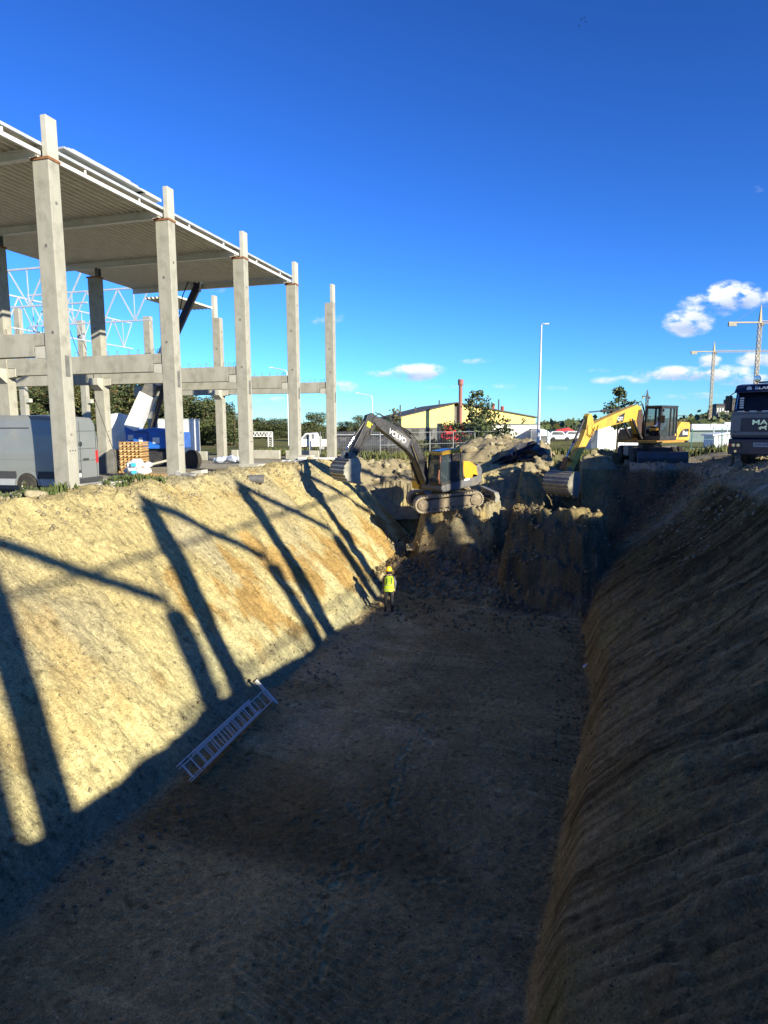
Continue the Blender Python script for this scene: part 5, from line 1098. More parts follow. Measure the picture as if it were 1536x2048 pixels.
def zone(px):
    for lim, s_ in ((60, 'left of the nearest column'), (150, 'behind the nearest column'), (235, 'between the nearest column and the white tank'), (320, 'above the blue crane'), (375, 'behind the second front column'), (430, 'just right of the second front column'), (500, 'left of the third front column'), (545, 'above the lattice gantry'), (600, 'left of the fourth front column'), (660, 'left of the last front column')):
        if px < lim: return s_
    return 'right of the last front column'
TCOUNT = {}
def tree(kind, px, D, topy, label, group, wide=1.0):
    if group: label = label.replace(' in the wood behind the hall', ', '+zone(px)).replace(' behind the hall', ', '+zone(px)).replace(' past the gantry', ', '+zone(px))
    if group:
        c_ = TCOUNT[label] = TCOUNT.get(label, 0)+1
        if c_ > 1: label += {2: ', second one', 3: ', third one', 4: ', fourth one', 5: ', fifth one'}.get(c_, ', last one')
    p = at(px, 855, D); z1 = at(px, topy, D).z; s = (z1-GZ)/10.2
    cr, tk = PROTO[kind][rt_.randrange(3)]; t = thing(NAMES[kind], label, 'tree' if kind != 'bush' else 'shrub', (p.x, p.y, GZ), rt_.uniform(0, 6.28), group)
    w = s*wide*rt_.uniform(.9, 1.15); inst('crown', cr, t, scale=(w, w, s)); inst('trunk', tk, t, scale=(w, w, s)); return t
BL = {'birch': 'thin yellowing birch in the wood behind the hall', 'spruce': 'dark spruce in the wood behind the hall', 'broad': 'dark green broadleaf tree in the wood behind the hall', 'bush': 'dense shrub in the wood behind the hall'}
for i in range(30):       # wood behind the hall, left
    px = 20+i*11.5+rt_.uniform(-5, 5); k = 'birch' if rt_.random() < .75 else 'broad'
    tree(k, px, rt_.uniform(84, 98), rt_.uniform(735, 768), BL[k], 'trees of the wood behind the hall', 1.25)
for i in range(14): tree('bush', 20+i*34+rt_.uniform(-8, 8), rt_.uniform(76, 82), rt_.uniform(800, 822), BL['bush'], 'trees of the wood behind the hall', 1.5)
for i in range(13):
    px = 355+i*9.5+rt_.uniform(-4, 4); k = 'broad' if rt_.random() < .6 else 'spruce'
    tree(k, px, rt_.uniform(80, 92), rt_.uniform(778, 806) if px < 420 else rt_.uniform(790, 815), BL[k], 'trees of the wood behind the hall', 1.4)
FL = {'spruce': 'small dark conifer in the distant tree line past the gantry', 'broad': 'distant broadleaf tree in the tree line past the gantry', 'bush': 'distant round bush in the tree line past the gantry', 'birch': 'distant birch in the tree line'}
for i in range(26):
    px = 478+i*5.8+rt_.uniform(-3, 3); k = rt_.choice(['spruce', 'broad', 'bush', 'bush'])
    tree(k, px, rt_.uniform(120, 150), rt_.uniform(828, 842), FL[k], 'distant tree line past the gantry', 2.3)
for px, D, ty, w, k, lab in [(632, 100, 818, 1.3, 'broad', 'big round dark tree seen between the last two front columns'), (612, 98, 835, 1.4, 'bush', 'green bushy tree left of the big round tree'), (652, 96, 842, 1.4, 'bush', 'yellow-green bush touching the last front column'), (690, 95, 838, 1.3, 'broad', 'tree with autumn leaves right of the last front column'), (718, 92, 828, 1.1, 'broad', 'dark tree behind the raised digger arm'), (745, 95, 832, 1.2, 'bush', 'green bush behind the digger elbow'), (775, 96, 838, 1.2, 'broad', 'tree just left of the yellow building'), (795, 98, 842, 1.2, 'bush', 'low bush at the left corner of the yellow building'), (700, 88, 850, 1.6, 'bush', 'low bush behind the road tanker'), (670, 90, 850, 1.5, 'bush', 'low bush right behind the last front column')]:
    tree(k, px, D, ty, lab, None, w)
# loose-crowned young tree in front of the yellow building, sparse tree by the container
def special_tree(name, label, px, D, base_y, top_y, wpx, mats, n, seed, cone):
    p = at(px, base_y, D); z1 = at(px, top_y, D).z; z0 = GZ; H = z1-z0; w = wpx/FPX*D/2*(1.7 if cone else 1.1); rr = random.Random(seed); t = thing(name, label, 'tree', (p.x, p.y, z0)); bl = []; m = MB()
    m.tube((0, 0, 0), (0, 0, H*.95), .09, .02, 8)
    for i in range(60):
        f = rr.uniform(.12 if cone else .45, 1); rad = w*((1-f)*.95+.08)*1.15 if cone else w*.8*sin(pi*min(1, (f-.35)/.7))
        q_ = 1.25-.85*f if cone else 1; a = rr.uniform(0, 6.28); rl = rad*rr.uniform(.6, 1.25); z_ = H*f; e = (rl*cos(a), rl*sin(a), z_); m.tube((0, 0, max(.3, z_-rl*.6)), e, .025, .008, 5)
        bl.append((e[0], e[1], e[2], .20*w*q_, .20*w*q_, .15*w*q_)); bl.append((e[0]*.6, e[1]*.6, e[2]-.1, .22*w*q_, .22*w*q_, .16*w*q_))
    m.build('trunk', bark, t); inst('crown', leaves('crown', bl, n, .11*D/45, mats, seed, .6), t)
special_tree('young_tree', 'loose cone-shaped tree in front of the yellow building', 952, 58, 905, 783, 95, [leafg, leafd], 6000, 5, True)
special_tree('young_tree', 'slender sparse young tree in front of the white containers', 1233, 46, 915, 778, 62, [leafg, leafd], 1500, 8, False)
special_tree('bare_shrub', 'bare twiggy shrub above the tree line by the yellow building', 788, 80, 870, 818, 36, [leafy], 120, 9, False)
def tufts(name, label, areas, mats, seed, kind='stuff'):
    r = np.random.RandomState(seed); VV = []; FF = []; k = 0
    for (xa, xb, ya, yb, n, h) in areas:
        for _ in range(n):
            x, y = r.uniform(xa, xb), r.uniform(ya, yb); z = gz(x, y) if (-59 < x < 39 and y < 71) else GZ
            for b_ in range(5):
                a = r.rand()*6.28; hh = h*r.uniform(.4, 1.2); l = hh*r.uniform(.1, .6); wv = .03+h*.03
                p = np.array([x+r.normal()*.08, y+r.normal()*.08, z-.03]); s = np.array([-sin(a), cos(a), 0])*wv; tp = p+np.array([cos(a)*l, sin(a)*l, hh]); md = p+np.array([cos(a)*l*.35, sin(a)*l*.35, hh*.6])
                VV += [p-s, p+s, md+s*.8, md-s*.8, md-s*.8, md+s*.8, tp+s*.15, tp-s*.15]; FF += [[k, k+1, k+2, k+3], [k+4, k+5, k+6, k+7]]; k += 8
    F_ = np.array(FF); o = inst(name, npmesh(name, np.array(VV), F_, mats, mi=r.randint(0, len(mats), len(F_)))); return tag(o, label, kind=kind)
grass_y = pm('grass_dry', (.18, .17, .05), (.14, .14, .04), 2, .8); grass_g = pm('grass_green', (.07, .10, .024), (.09, .115, .028), 2, .8)
tufts('grass', 'yellow-green tall grass between the far pit end and the fences', [(4.5, 22, 43, 58, 1500, .55), (-8, 4, 47, 56, 1200, .5), (-14, -8, 43, 47, 200, .5), (-26, -14, 46, 54, 500, .45), (12, 30, 40, 60, 900, .5)], [grass_y, grass_g], 3)
tufts('grass', 'low green weeds among the stones by the nearest concrete column', [(-16.8, -14.6, 13.5, 16.6, 130, .28), (-15.2, -14.0, 18.2, 20.5, 110, .25)], [grass_g], 4)
for k, (px, py, D, s_, lab) in enumerate([(45, 995, 18.5, .5, 'leafy green weed at the left end among the pale stones'), (70, 1005, 18.6, .4, 'second leafy weed under the van wheel'), (215, 992, 21, .35, 'green weed right of the white footing'), (240, 990, 22, .35, 'green weed in front of the timber stack'), (765, 905, 41, .9, 'tall weeds right of the raised digger arm'), (745, 915, 40, .7, 'weeds at the wire fence behind the digger')]):
    p = at(px, py, D); z_ = gz(p.x, p.y); rr = random.Random(k); bl = [(rr.uniform(-.5, .5)*s_, rr.uniform(-.5, .5)*s_, rr.uniform(.15, .8)*s_, .25*s_, .25*s_, .25*s_) for _ in range(9)]
    t = thing('weed_plant', lab, 'plant', (p.x, p.y, z_)); m = MB()
    for b_ in bl: m.tube((0, 0, 0), b_[:3], .008, .004, 5)
    m.build('stem', leafd, t); inst('foliage', leaves('foliage', bl, 160, .045+.01*s_, [leafg, grass_g], k+60, .5), t)

# ------------------------------------------------------------------ rocks and spoil heaps
def rockobj(px, py, D, r_, label, mat, k, sq=(1.2, .9, .7)):
    p = at(px, py, D); o = MB().rock((0, 0, 0), r_, k, sq, 2).build('rock', mat, None, loc=(p.x, p.y, gz(p.x, p.y)+r_*.25), rot=(0, 0, k)); return tag(o, label, 'rock')
stone = pm('pale_stone', (.34, .295, .18), (.26, .22, .13), 3, .9, bump=.6)
for k, (px, py, D, r_, lab) in enumerate([(35, 1008, 18.6, .30, 'biggest pale stone lump at the left edge of the bank top'), (75, 1014, 18.4, .26, 'pale stone right of the biggest lump at the left bank top'), (12, 1030, 18, .16, 'small stone at the very left edge of the bank'), (115, 1008, 18.8, .13, 'white stone standing in front of the nearest column'), (400, 958, 25.5, .2, 'pale stone lump right of the second front column foot'), (620, 935, 36, .28, 'reddish clod on the bank crest by the fourth front column')]):
    rockobj(px, py, D, r_, lab, stone, k+3)
def heap(label, px, py, D, rx, ry, h, nr, seed, mat, rmin=.07, rmax=.30, z0=None):
    p = at(px, py, D); z0 = gz(p.x, p.y)-.1 if z0 is None else z0; t = thing('rubble_heap', label, 'rubble heap', (p.x, p.y, z0), YAW)
    n = 48; X, Y = np.meshgrid(np.linspace(-1, 1, n), np.linspace(-1, 1, n)); R2 = X*X+Y*Y
    Zh = h*np.clip(1-R2, 0, 1)**.8*(1+.35*fbm(X*2+seed, Y*2, seed, 3))+.12*h*fbm(X*7+seed, Y*7, seed+1, 3)-.02
    ca_, sa_ = cos(YAW), sin(YAW); wx = p.x+X*rx*ca_-Y*ry*sa_; wy = p.y+X*rx*sa_+Y*ry*ca_
    Zh = Zh+np.vectorize(lambda a, b_: max(gz(a, b_), z0-1.2) if not (b_ > 70) else GZ)(wx, wy)-z0-.05
    V = np.stack([X*rx, Y*ry, Zh], -1).reshape(-1, 3); i_ = np.arange(n*n).reshape(n, n); F_ = np.stack([i_[:-1, :-1], i_[:-1, 1:], i_[1:, 1:], i_[1:, :-1]], -1).reshape(-1, 4)
    inst('mound', npmesh('mound', V, F_, mat), t); rr = random.Random(seed)
    for k in range(nr):
        a = rr.uniform(0, 6.28); q = rr.random()**.5*.95; x, y = q*cos(a), q*sin(a); i, j = int((x+1)/2*(n-1)), int((y+1)/2*(n-1)); r_ = rmin+(rmax-rmin)*rr.random()**2.2
        MB().rock((x*rx, y*ry, float(Zh[j, i])+r_*.2), r_, seed*50+k, (1.1, .9, .8), 1).build('rock', stone if rr.random() < .7 else soilm, t)
    return t
heap('high lumpy rubble heap right of the tracked excavator', 985, 905, 43.5, 3.4, 2.4, 1.45, 90, 11, soilm, .07, .38)
heap('rubble heap partly under black sheeting, left of the wheeled excavator', 1050, 912, 42.5, 2.6, 2.0, 1.6, 40, 12, soilm)
heap('low lit rubble bank right behind the black excavator', 1045, 950, 37.2, 2.4, 1.1, .9, 36, 13, soilm)
heap('stony spoil heap behind the raised bucket on the left bank', 745, 925, 39.5, 2.6, 1.8, 1.1, 40, 14, soilm)
heap('small spoil ridge left of the black excavator cab', 800, 945, 38.5, 2.0, 1.4, .9, 24, 15, soilm)
heap('lumpy heap under the wheeled excavator arm', 1190, 945, 35.5, 1.2, .9, .8, 14, 16, soilm, .08, .22)
heap('crumbled soil at the left foot of the black excavator pedestal', 848, 1122, 33.0, .9, .7, .35, 14, 17, soilm, .05, .16)
heap('dark mound beside the wheels of the wheeled excavator', 1215, 915, 39, 1.4, 1.2, .8, 8, 18, soild, .1, .2)
def sheeting(label, pts, D):
    t = thing('black_sheeting', label, 'plastic sheeting', (0, 0, 0)); vs = []
    n = 14; r = random.Random(3); P = [at(x, y, D) for x, y in pts]; c = sum(P, Vector())/len(P)
    m = MB(); ring = []
    for i in range(len(P)):
        a, b_ = P[i], P[(i+1) % len(P)]
        for k in range(4): ring.append(a+(b_-a)*k/4)
    L_ = [[c+(q-c)*f+Vector((r.uniform(-.1, .1), r.uniform(-.25, .25)-(1-f)*.5, r.uniform(-.12, .12))) for q in ring] for f in (1, .7, .4, .15)]
    n = len(ring); vs = [v for l_ in L_ for v in l_]+[c+Vector((0, -.6, 0))]; fs = [(j*n+i, j*n+(i+1) % n, (j+1)*n+(i+1) % n, (j+1)*n+i) for j in range(3) for i in range(n)]+[(3*n+i, 3*n+(i+1) % n, 4*n) for i in range(n)]
    o = m.add(vs, fs).build('sheet', pm('black_foil', (.012, .013, .018), (.03, .03, .035), 3, .45, bump=.4), t); so = o.modifiers.new('thick', 'SOLIDIFY'); so.thickness = .03; return t
sheeting('black plastic sheeting draped over the right flank of the rubble heap', [(1008, 912), (1035, 890), (1068, 884), (1092, 905), (1075, 920), (1030, 925), (985, 945), (970, 935)], 40.2)

# ------------------------------------------------------------------ background
def wallbox(name, label, cat, px0, px1, D0, D1, ybase, ztop, depth, mat, parts=None):
    "box building whose front runs from px0 (at D0) to px1 (at D1)"
    A = at(px0, 855, D0); B_ = at(px1, 855, D1); d = Vector((B_.x-A.x, B_.y-A.y, 0)); L = d.length
    t = thing(name, label, cat, (A.x, A.y, GZ), atan2(d.y, d.x)); return t, L
def Z_(py, D): return at(768, py, D).z-GZ
# yellow gabled works building
cream = pm('cream_render', (.80, .64, .22), (.74, .58, .19), .5, .8, dirt=(.5, .42, .22), dscale=.5, damt=.4)
t, L = wallbox('works_building', 'long yellow gabled works building behind the cone-shaped tree', 'building', 803, 1073, 104, 108, 885, 5, 20, cream)
h0 = Z_(834, 104); h1 = Z_(806, 106); h2 = Z_(836, 108); xr = L*.42; roofm = pm('dark_roof', (.06, .055, .05), (.09, .085, .08), 2, .8)
MB().prism([(0, 0), (L*.38, 0), (L*.38, h1-.3), (0, h0)], 0, 24).build('wall', cream, t)
MB().prism([(L*.43, 0), (L, 0), (L, h2), (L*.43, h1-.15)], .6, 24).build('wall', cream, t)
MB().box(L*.381, L*.429, 1.2, 24, 0, h1-.5).build('recess_wall', concrete_dark, t)
MB().prism([(-.3, h0-.05), (L*.40, h1-.05), (L*.40, h1+.08), (-.3, h0+.08)], -.15, 25).build('roof', roofm, t)
rr_ = MB().prism([(L*.41, h1-.15), (L+.4, h2-.05), (L+.4, h2+.1), (L*.41, h1+.05)], .3, 25).build('roof', roofm, t)
MB().box(0, L*.38, -.05, 0, 0, h0*.55).build('plinth', concrete_dark, t)
for k, (px, z_, hh) in enumerate([(815, h0+.2, 1.9), (846, h0+1.0, .8), (895, h1-.4, 1.0), (1020, h1-.8, 1.6), (1008, h1-1.0, 1.1), (985, h1-.6, .6), (1028, h1-1.3, .9)]):
    x_ = L*(px-803)/270; MB().tube((x_, 6, z_-.6), (x_, 6, z_+hh), .12 if k not in (4, 6) else .3, n=8).build('roof_vent', roofm if k not in (4, 6) else pm('red_oxide', (.35, .06, .04), None, 3, .6), t)
MB().path([(L*.90, .4, h2-.1), (L*.92, .3, h2-.5), (L*.90, .3, h2-.9), (L*.90, .3, .3)], .09).build('downpipe', roofm, t)
for k in range(4): f_ = MB().box(1.5+k*2.2, 3.0+k*2.2, -.03, .03, .6, 1.9).build('window', whitesteel, t); MB().box(1.6+k*2.2, 2.9+k*2.2, -.05, -.031, .7, 1.8).build('pane', glass, f_)
p = at(920, 880, 100); zt = at(920, 760, 100).z; t = thing('chimney', 'tall red-brown steel chimney in front of the yellow building', 'chimney', (p.x, p.y, GZ)); red_br = pm('red_brown_steel', (.32, .12, .09), (.25, .10, .08), 3, .7)
MB().tube((0, 0, 0), (0, 0, zt-GZ-.6), .27, n=16).build('pipe', red_br, t); MB().lathe([(.35, zt-GZ-.9), (.42, zt-GZ-.8), (.42, zt-GZ), (.3, zt-GZ)], (0, 0, 0), 'z', 16).build('cap', red_br, t)
# white low hall and its lower annexes
t, L = wallbox('white_hall', 'low white hall with garage doors right of the cone-shaped tree', 'building', 975, 1074, 82, 84, 895, 4, 10, white_plastic)
off = pm('offwhite_render', (.72, .69, .58), (.64, .61, .52), .8, .8, dirt=(.5, .46, .36), dscale=.8)
hh = Z_(850, 83); MB().box(0, L, 0, 10, 0, hh).build('wall', off, t); MB().box(-.1, L+.1, -.15, 10.1, hh, hh+.12).build('roof_edge', concrete_dark, t)
MB().box(-.1, L+.1, -.12, 0, hh-2.0, hh-1.9).build('ledge', concrete_dark, t)
for k in range(2): MB().box(.4+k*3.0, 3.0+k*3.0, -.06, .0, 0, hh-2.2).build('garage_door', white_plastic, t)
t, L = wallbox('arched_shed', 'small white shed with rounded roof right of the white hall', 'shed', 1075, 1101, 80, 80, 895, 4, 6, white_plastic)
hh = Z_(858, 80); MB().prism([(0, 0), (L, 0), (L, hh*.72), (L*.8, hh*.86), (L*.4, hh*.97), (0, hh)], 0, 5).build('shell', white_plastic, t); MB().box(L*.3, L*.8, -.04, 0, .2, hh*.55).build('door', concrete_dark, t)
t, L = wallbox('container_row', 'white site containers behind the wheeled excavator', 'container', 1196, 1292, 56, 58, 905, 3, 3, white_plastic)
hh = Z_(853, 57)
for k in range(2): o = MB().box(k*L/2+.02, (k+1)*L/2-.02, 0, 2.4, 0, hh*.98-(k*.15)).build('container', white_plastic, t); MB().box(k*L/2+.3, k*L/2+1.1, -.04, 0, .1, hh*.8).build('door', galv, o); MB().box(k*L/2, (k+1)*L/2, -.05, 2.45, hh*.98-.001-(k*.15), hh*.98+.1-(k*.15)).build('roof_frame', galv, o)
tag(MB().box(-.22, .22, -.2, .2, 0, Z_(855, 54)).build('blue_grey_post', pm('slate_paint', (.12, .15, .18), (.1, .12, .15), 2, .5), None, loc=(at(1187, 900, 54).x, at(1187, 900, 54).y, GZ)), 'blue-grey upright cabinet left of the white containers', 'cabinet')
# red truck cab
p = at(903, 895, 63); t = thing('red_truck', 'bright red truck cab behind the black excavator', 'truck', (p.x, p.y, GZ), heading(180)); hh = Z_(847, 63)
MB().prism([(-1.0, .5), (1.2, .5), (1.2, hh-.1), (-.7, hh-.2), (-1.0, hh*.6)], 0, 2.3).build('cab', red_paint, t, bevel=.05); MB().box(-1.25, -.9, .1, 2.2, .4, hh).build('air_deflector', black_paint, t); MB().box(.1, 3.2, .2, 2.2, .5, 1.5).build('flatbed', red_paint, t)
for x_ in (-.5, 1.7): wheel(t, x_, .1, .5, .5, .3)
# road tanker
p = at(736, 900, 52); t = thing('tank_trailer', 'dark grey road tanker parked behind the wire fence', 'tank trailer', (p.x, p.y, GZ), heading(180)); tg = pm('tanker_grey', (.055, .058, .06), (.08, .082, .085), 1, .4, .2, dirt=(.2, .19, .17), dscale=2)
z1 = Z_(861, 52); MB().lathe([(.3, -3.1), (.95, -3.0), (1.05, -2.6), (1.05, 2.6), (.95, 3.0), (.3, 3.1)], (0, 1.2, z1-1.2), 'x', 28).build('tank', tg, t, smooth=False)
MB().box(-2.9, 2.9, .9, 1.5, z1-.22, z1-.08).build('walkway', black_paint, t); MB().box(-3.0, 3.0, .2, .3, z1-.35, z1-.3).build('rail', galv, t); MB().box(-2.9, 2.6, .6, 1.8, .5, .75).build('chassis', black_paint, t)
for x_ in (1.0, 1.9, -1.9): wheel(t, x_, .35, .5, .48, .35)
# white pickup with boards behind the low walls
p = at(632, 905, 60); t = thing('pickup', 'white pickup truck beyond the low wall between the last front columns', 'pickup truck', (p.x, p.y, GZ), heading(5))
MB().prism([(-2.3, .5), (2.2, .5), (2.3, 1.0), (1.4, 1.15), (.9, 1.7), (-.2, 1.75), (-.4, 1.15), (-2.3, 1.15)], 0, 1.7).build('body', white_plastic, t, bevel=.05); MB().prism([(.1, 1.2), (1.2, 1.2), (.8, 1.62), (.1, 1.65)], 1.7, 1.72).build('side_window', glass, t)
for x_ in (-1.4, 1.4): wheel(t, x_, 1.55, .35, .36, .2); wheel(t, x_, .15, .35, .36, .2)
for k, (px, y0_, y1_, D) in enumerate([(621, 868, 905, 58), (641, 872, 905, 57), (613, 880, 905, 60), (646, 880, 890, 58)]):
    p = at(px, y1_, D); tag(MB().box(-.09, .09, -.06, .06, 0, (y1_-y0_)/FPX*D).build('white_post', whitesteel, None, loc=(p.x, p.y, GZ)), ['white post by the pickup, with a bracket', 'tall white post right of the pickup cab', 'short white post left of the pickup', 'white sign board right of the pickup'][k], 'post')
# gantry of lattice
pa = at(505, 908, 74); pb = at(546, 908, 74); d = pb-pa; t = thing('lattice_gantry', 'white lattice gantry in front of the distant tree line', 'gantry', (pa.x, pa.y, GZ), atan2(d.y, d.x)); L = d.length; hz = Z_(863, 74)
for z_ in (hz, hz-.5): MB().bar((0, 0, z_), (L, 0, z_), .09).build('chord', whitesteel, t)
for k in range(6): MB().bar((k*L/6, 0, hz), ((k+.5)*L/6, 0, hz-.5), .07).bar(((k+.5)*L/6, 0, hz-.5), ((k+1)*L/6, 0, hz), .07).build('diagonal', whitesteel, t)
for x_ in (L, L-.5, 0): MB().bar((x_, 0, 0), (x_, 0, hz), .09).build('leg', whitesteel, t)
for k in range(7): MB().bar((L, 0, k*hz/7), (L-.5, 0, (k+1)*hz/7), .05).build('brace', whitesteel, t)
# temporary wire fences
def fence(label, pts, h, mat=None, step=2.6, wires=True, bars=14):
    mat = mat or pm('fence_wire', (.30, .31, .31), (.22, .23, .23), 2, .6)
    for (a, b_), lab in zip(zip(pts[:-1], pts[1:]), label):
        A = at(a[0], 855, a[1]); B_ = at(b_[0], 855, b_[1]); d = Vector((B_.x-A.x, B_.y-A.y, 0)); L = d.length
        t = thing('wire_fence', lab, 'fence', (A.x, A.y, GZ), atan2(d.y, d.x)); n = max(1, int(L/step))
        for k in range(n+1): MB().tube((k*L/n, 0, 0), (k*L/n, 0, h), .035, n=6).build('fence_post', mat, t)
        for k in range(n):
            m = MB(); x0_, x1_ = k*L/n+.05, (k+1)*L/n-.05
            for z_ in (.15, h*.5, h-.05): m.bar((x0_, 0, z_), (x1_, 0, z_), .025)
            for i in range(bars): x_ = x0_+(x1_-x0_)*i/(bars-1); m.bar((x_, 0, .1), (x_, 0, h), .007)
            m.build('mesh_panel', mat, t)
fence(['wire fence between the last front column and the tanker', 'wire fence in front of the road tanker', 'wire fence left of the black excavator', 'wire fence in front of the white hall'], [(640, 50), (708, 48), (760, 47), (860, 50), (1095, 62)], 1.9, None)
fgal = pm('fence_wire', (.30, .31, .31), (.22, .23, .23), 2, .6)
greenp = pm('green_wire', (.06, .22, .17), (.05, .18, .14), 3, .5)
fence(['green wire fence left of the slender tree', 'green wire fence behind the wheeled excavator', 'green wire fence between excavator and truck', 'green wire fence running behind the truck'], [(1095, 62), (1190, 58), (1290, 60), (1385, 60), (1560, 62)], 2.0, greenp)
# sheds and parked things at the right
t, L = wallbox('grey_shed', 'long low grey shed behind the green fence', 'shed', 1378, 1560, 88, 92, 895, 4, 8, concrete)
hh = Z_(850, 90); gshed = pm('shed_grey', (.36, .42, .45), (.30, .36, .39), 1, .6); MB().box(0, L, 0, 8, 0, hh*.65).build('wall', pm('shed_dark', (.10, .14, .15), (.14, .17, .17), 2, .8), t); MB().prism([(0, hh*.65), (L, hh*.65), (L, hh), (0, hh)], -.5, 8).build('roof', gshed, t)
p = at(1440, 905, 66); t = thing('white_shed', 'small white slatted shed between the green fence and the truck', 'shed', (p.x, p.y, GZ), heading(180)); hh = Z_(866, 66)
MB().box(-.75, .9, 0, 2, 0, hh-.25).build('wall', white_plastic, t); MB().prism([(-.95, hh-.4), (1.1, hh-.15), (1.1, hh), (-.95, hh-.25)], -.3, 2.2).build('roof', white_plastic, t)
for k in range(4): MB().box(-.7+k*.45, -.62+k*.45, -.05, 0, 0, hh-.3).build('slat', galv, t)
for k, (px, py, D, lab) in enumerate([(1425, 865, 70, 'thin post carrying a white lamp above the grey shed'), (1452, 862, 70, 'second thin post with a white lamp above the grey shed')]):
    p = at(px, 900, D); hh = at(px, py-12, D).z-GZ; t = thing('floodlight_post', lab, 'lamp post', (p.x, p.y, GZ), 0, 'floodlight posts by the grey shed'); MB().tube((0, 0, 0), (0, 0, hh), .05, n=8).build('post', galv, t); MB().box(-.35, .25, -.15, .15, hh, hh+.3).build('lamp_head', white_plastic, t)
for k, (px, py, D, s_, lab) in enumerate([(1130, 868, 110, 1.0, 'distant red farm machine right of the light pole'), (1172, 895, 75, .6, 'red machine part behind the yellow digger arm')]):
    p = at(px, py+8, D); t = thing('red_machine', lab, 'machine', (p.x, p.y, GZ if k else at(px, py, D).z-.6), heading(180)); s_ *= 1.8
    MB().prism([(-1*s_, .3*s_), (.6*s_, .3*s_), (.8*s_, .7*s_), (.2*s_, .9*s_), (-.8*s_, .75*s_)], 0, 1.2).build('body', red_paint, t, bevel=.05); MB().box(-1.0*s_, -.4*s_, .1, 1.1, 0, .3*s_).build('base', black_paint, t); MB().bar((.3*s_, .6, .9*s_), (1.1*s_, .6, .5*s_), .2).build('arm', red_paint, t)
for k, (px, D, w_, lab) in enumerate([(1120, 95, 3.4, 'white parked car beyond the white shed'), (1150, 100, 3.2, 'second white parked vehicle right of the light pole')]):
    p = at(px, 890, D); t = thing('parked_car', lab, 'car', (p.x, p.y, GZ), heading(180)); MB().prism([(-w_/2, .3), (w_/2, .3), (w_/2, .85), (w_*.25, .95), (w_*.1, 1.45), (-w_*.35, 1.45), (-w_/2, .9)], 0, 1.7).build('body', white_plastic, t, bevel=.06); MB().prism([(-w_*.38, .95), (w_*.2, .95), (w_*.08, 1.38), (-w_*.32, 1.38)], -.02, 0).build('side_window', glass, t)
    for x_ in (-w_*.3, w_*.3): wheel(t, x_, .05, .3, .32, .2)
# lamp posts
p = at(1076, 893, 50); zt = at(1086, 655, 50).z; t = thing('light_pole', 'tall single light pole standing alone against the sky right of the yellow building', 'light pole', (p.x, p.y, GZ))
MB().tube((0, 0, 0), (.0, 0, zt-GZ), .13, .055, 14).build('pole', galv, t); MB().path([(0, 0, zt-GZ), (.1, 0, zt-GZ+.12), (.3, .05, zt-GZ+.10)], .035).build('bracket', galv, t); MB().box(.22, .55, -.08, .12, zt-GZ+.02, zt-GZ+.12).build('lamp_head', white_plastic, t, bevel=.02)
for k, (px, D, topy, dx, lab) in enumerate([(745, 75, 792, -32, 'thin curved street lamp behind the raised digger arm'), (577, 78, 742, -34, 'thin curved street lamp showing over the beam left of the fourth column')]):
    p = at(px, 880, D); h_ = at(px, topy, D).z-GZ; w_ = dx/FPX*D; t = thing('street_lamp', lab, 'street lamp', (p.x, p.y, GZ), YAW)
    MB().path([(0, 0, 0), (0, 0, h_*.97), (w_*.08, 0, h_), (w_*.9, 0, h_+.3)], .055).build('pole', galv, t); MB().box(w_-.05, w_*.8, -.1, .1, h_+.25, h_+.38).build('lamp_head', galv, t)
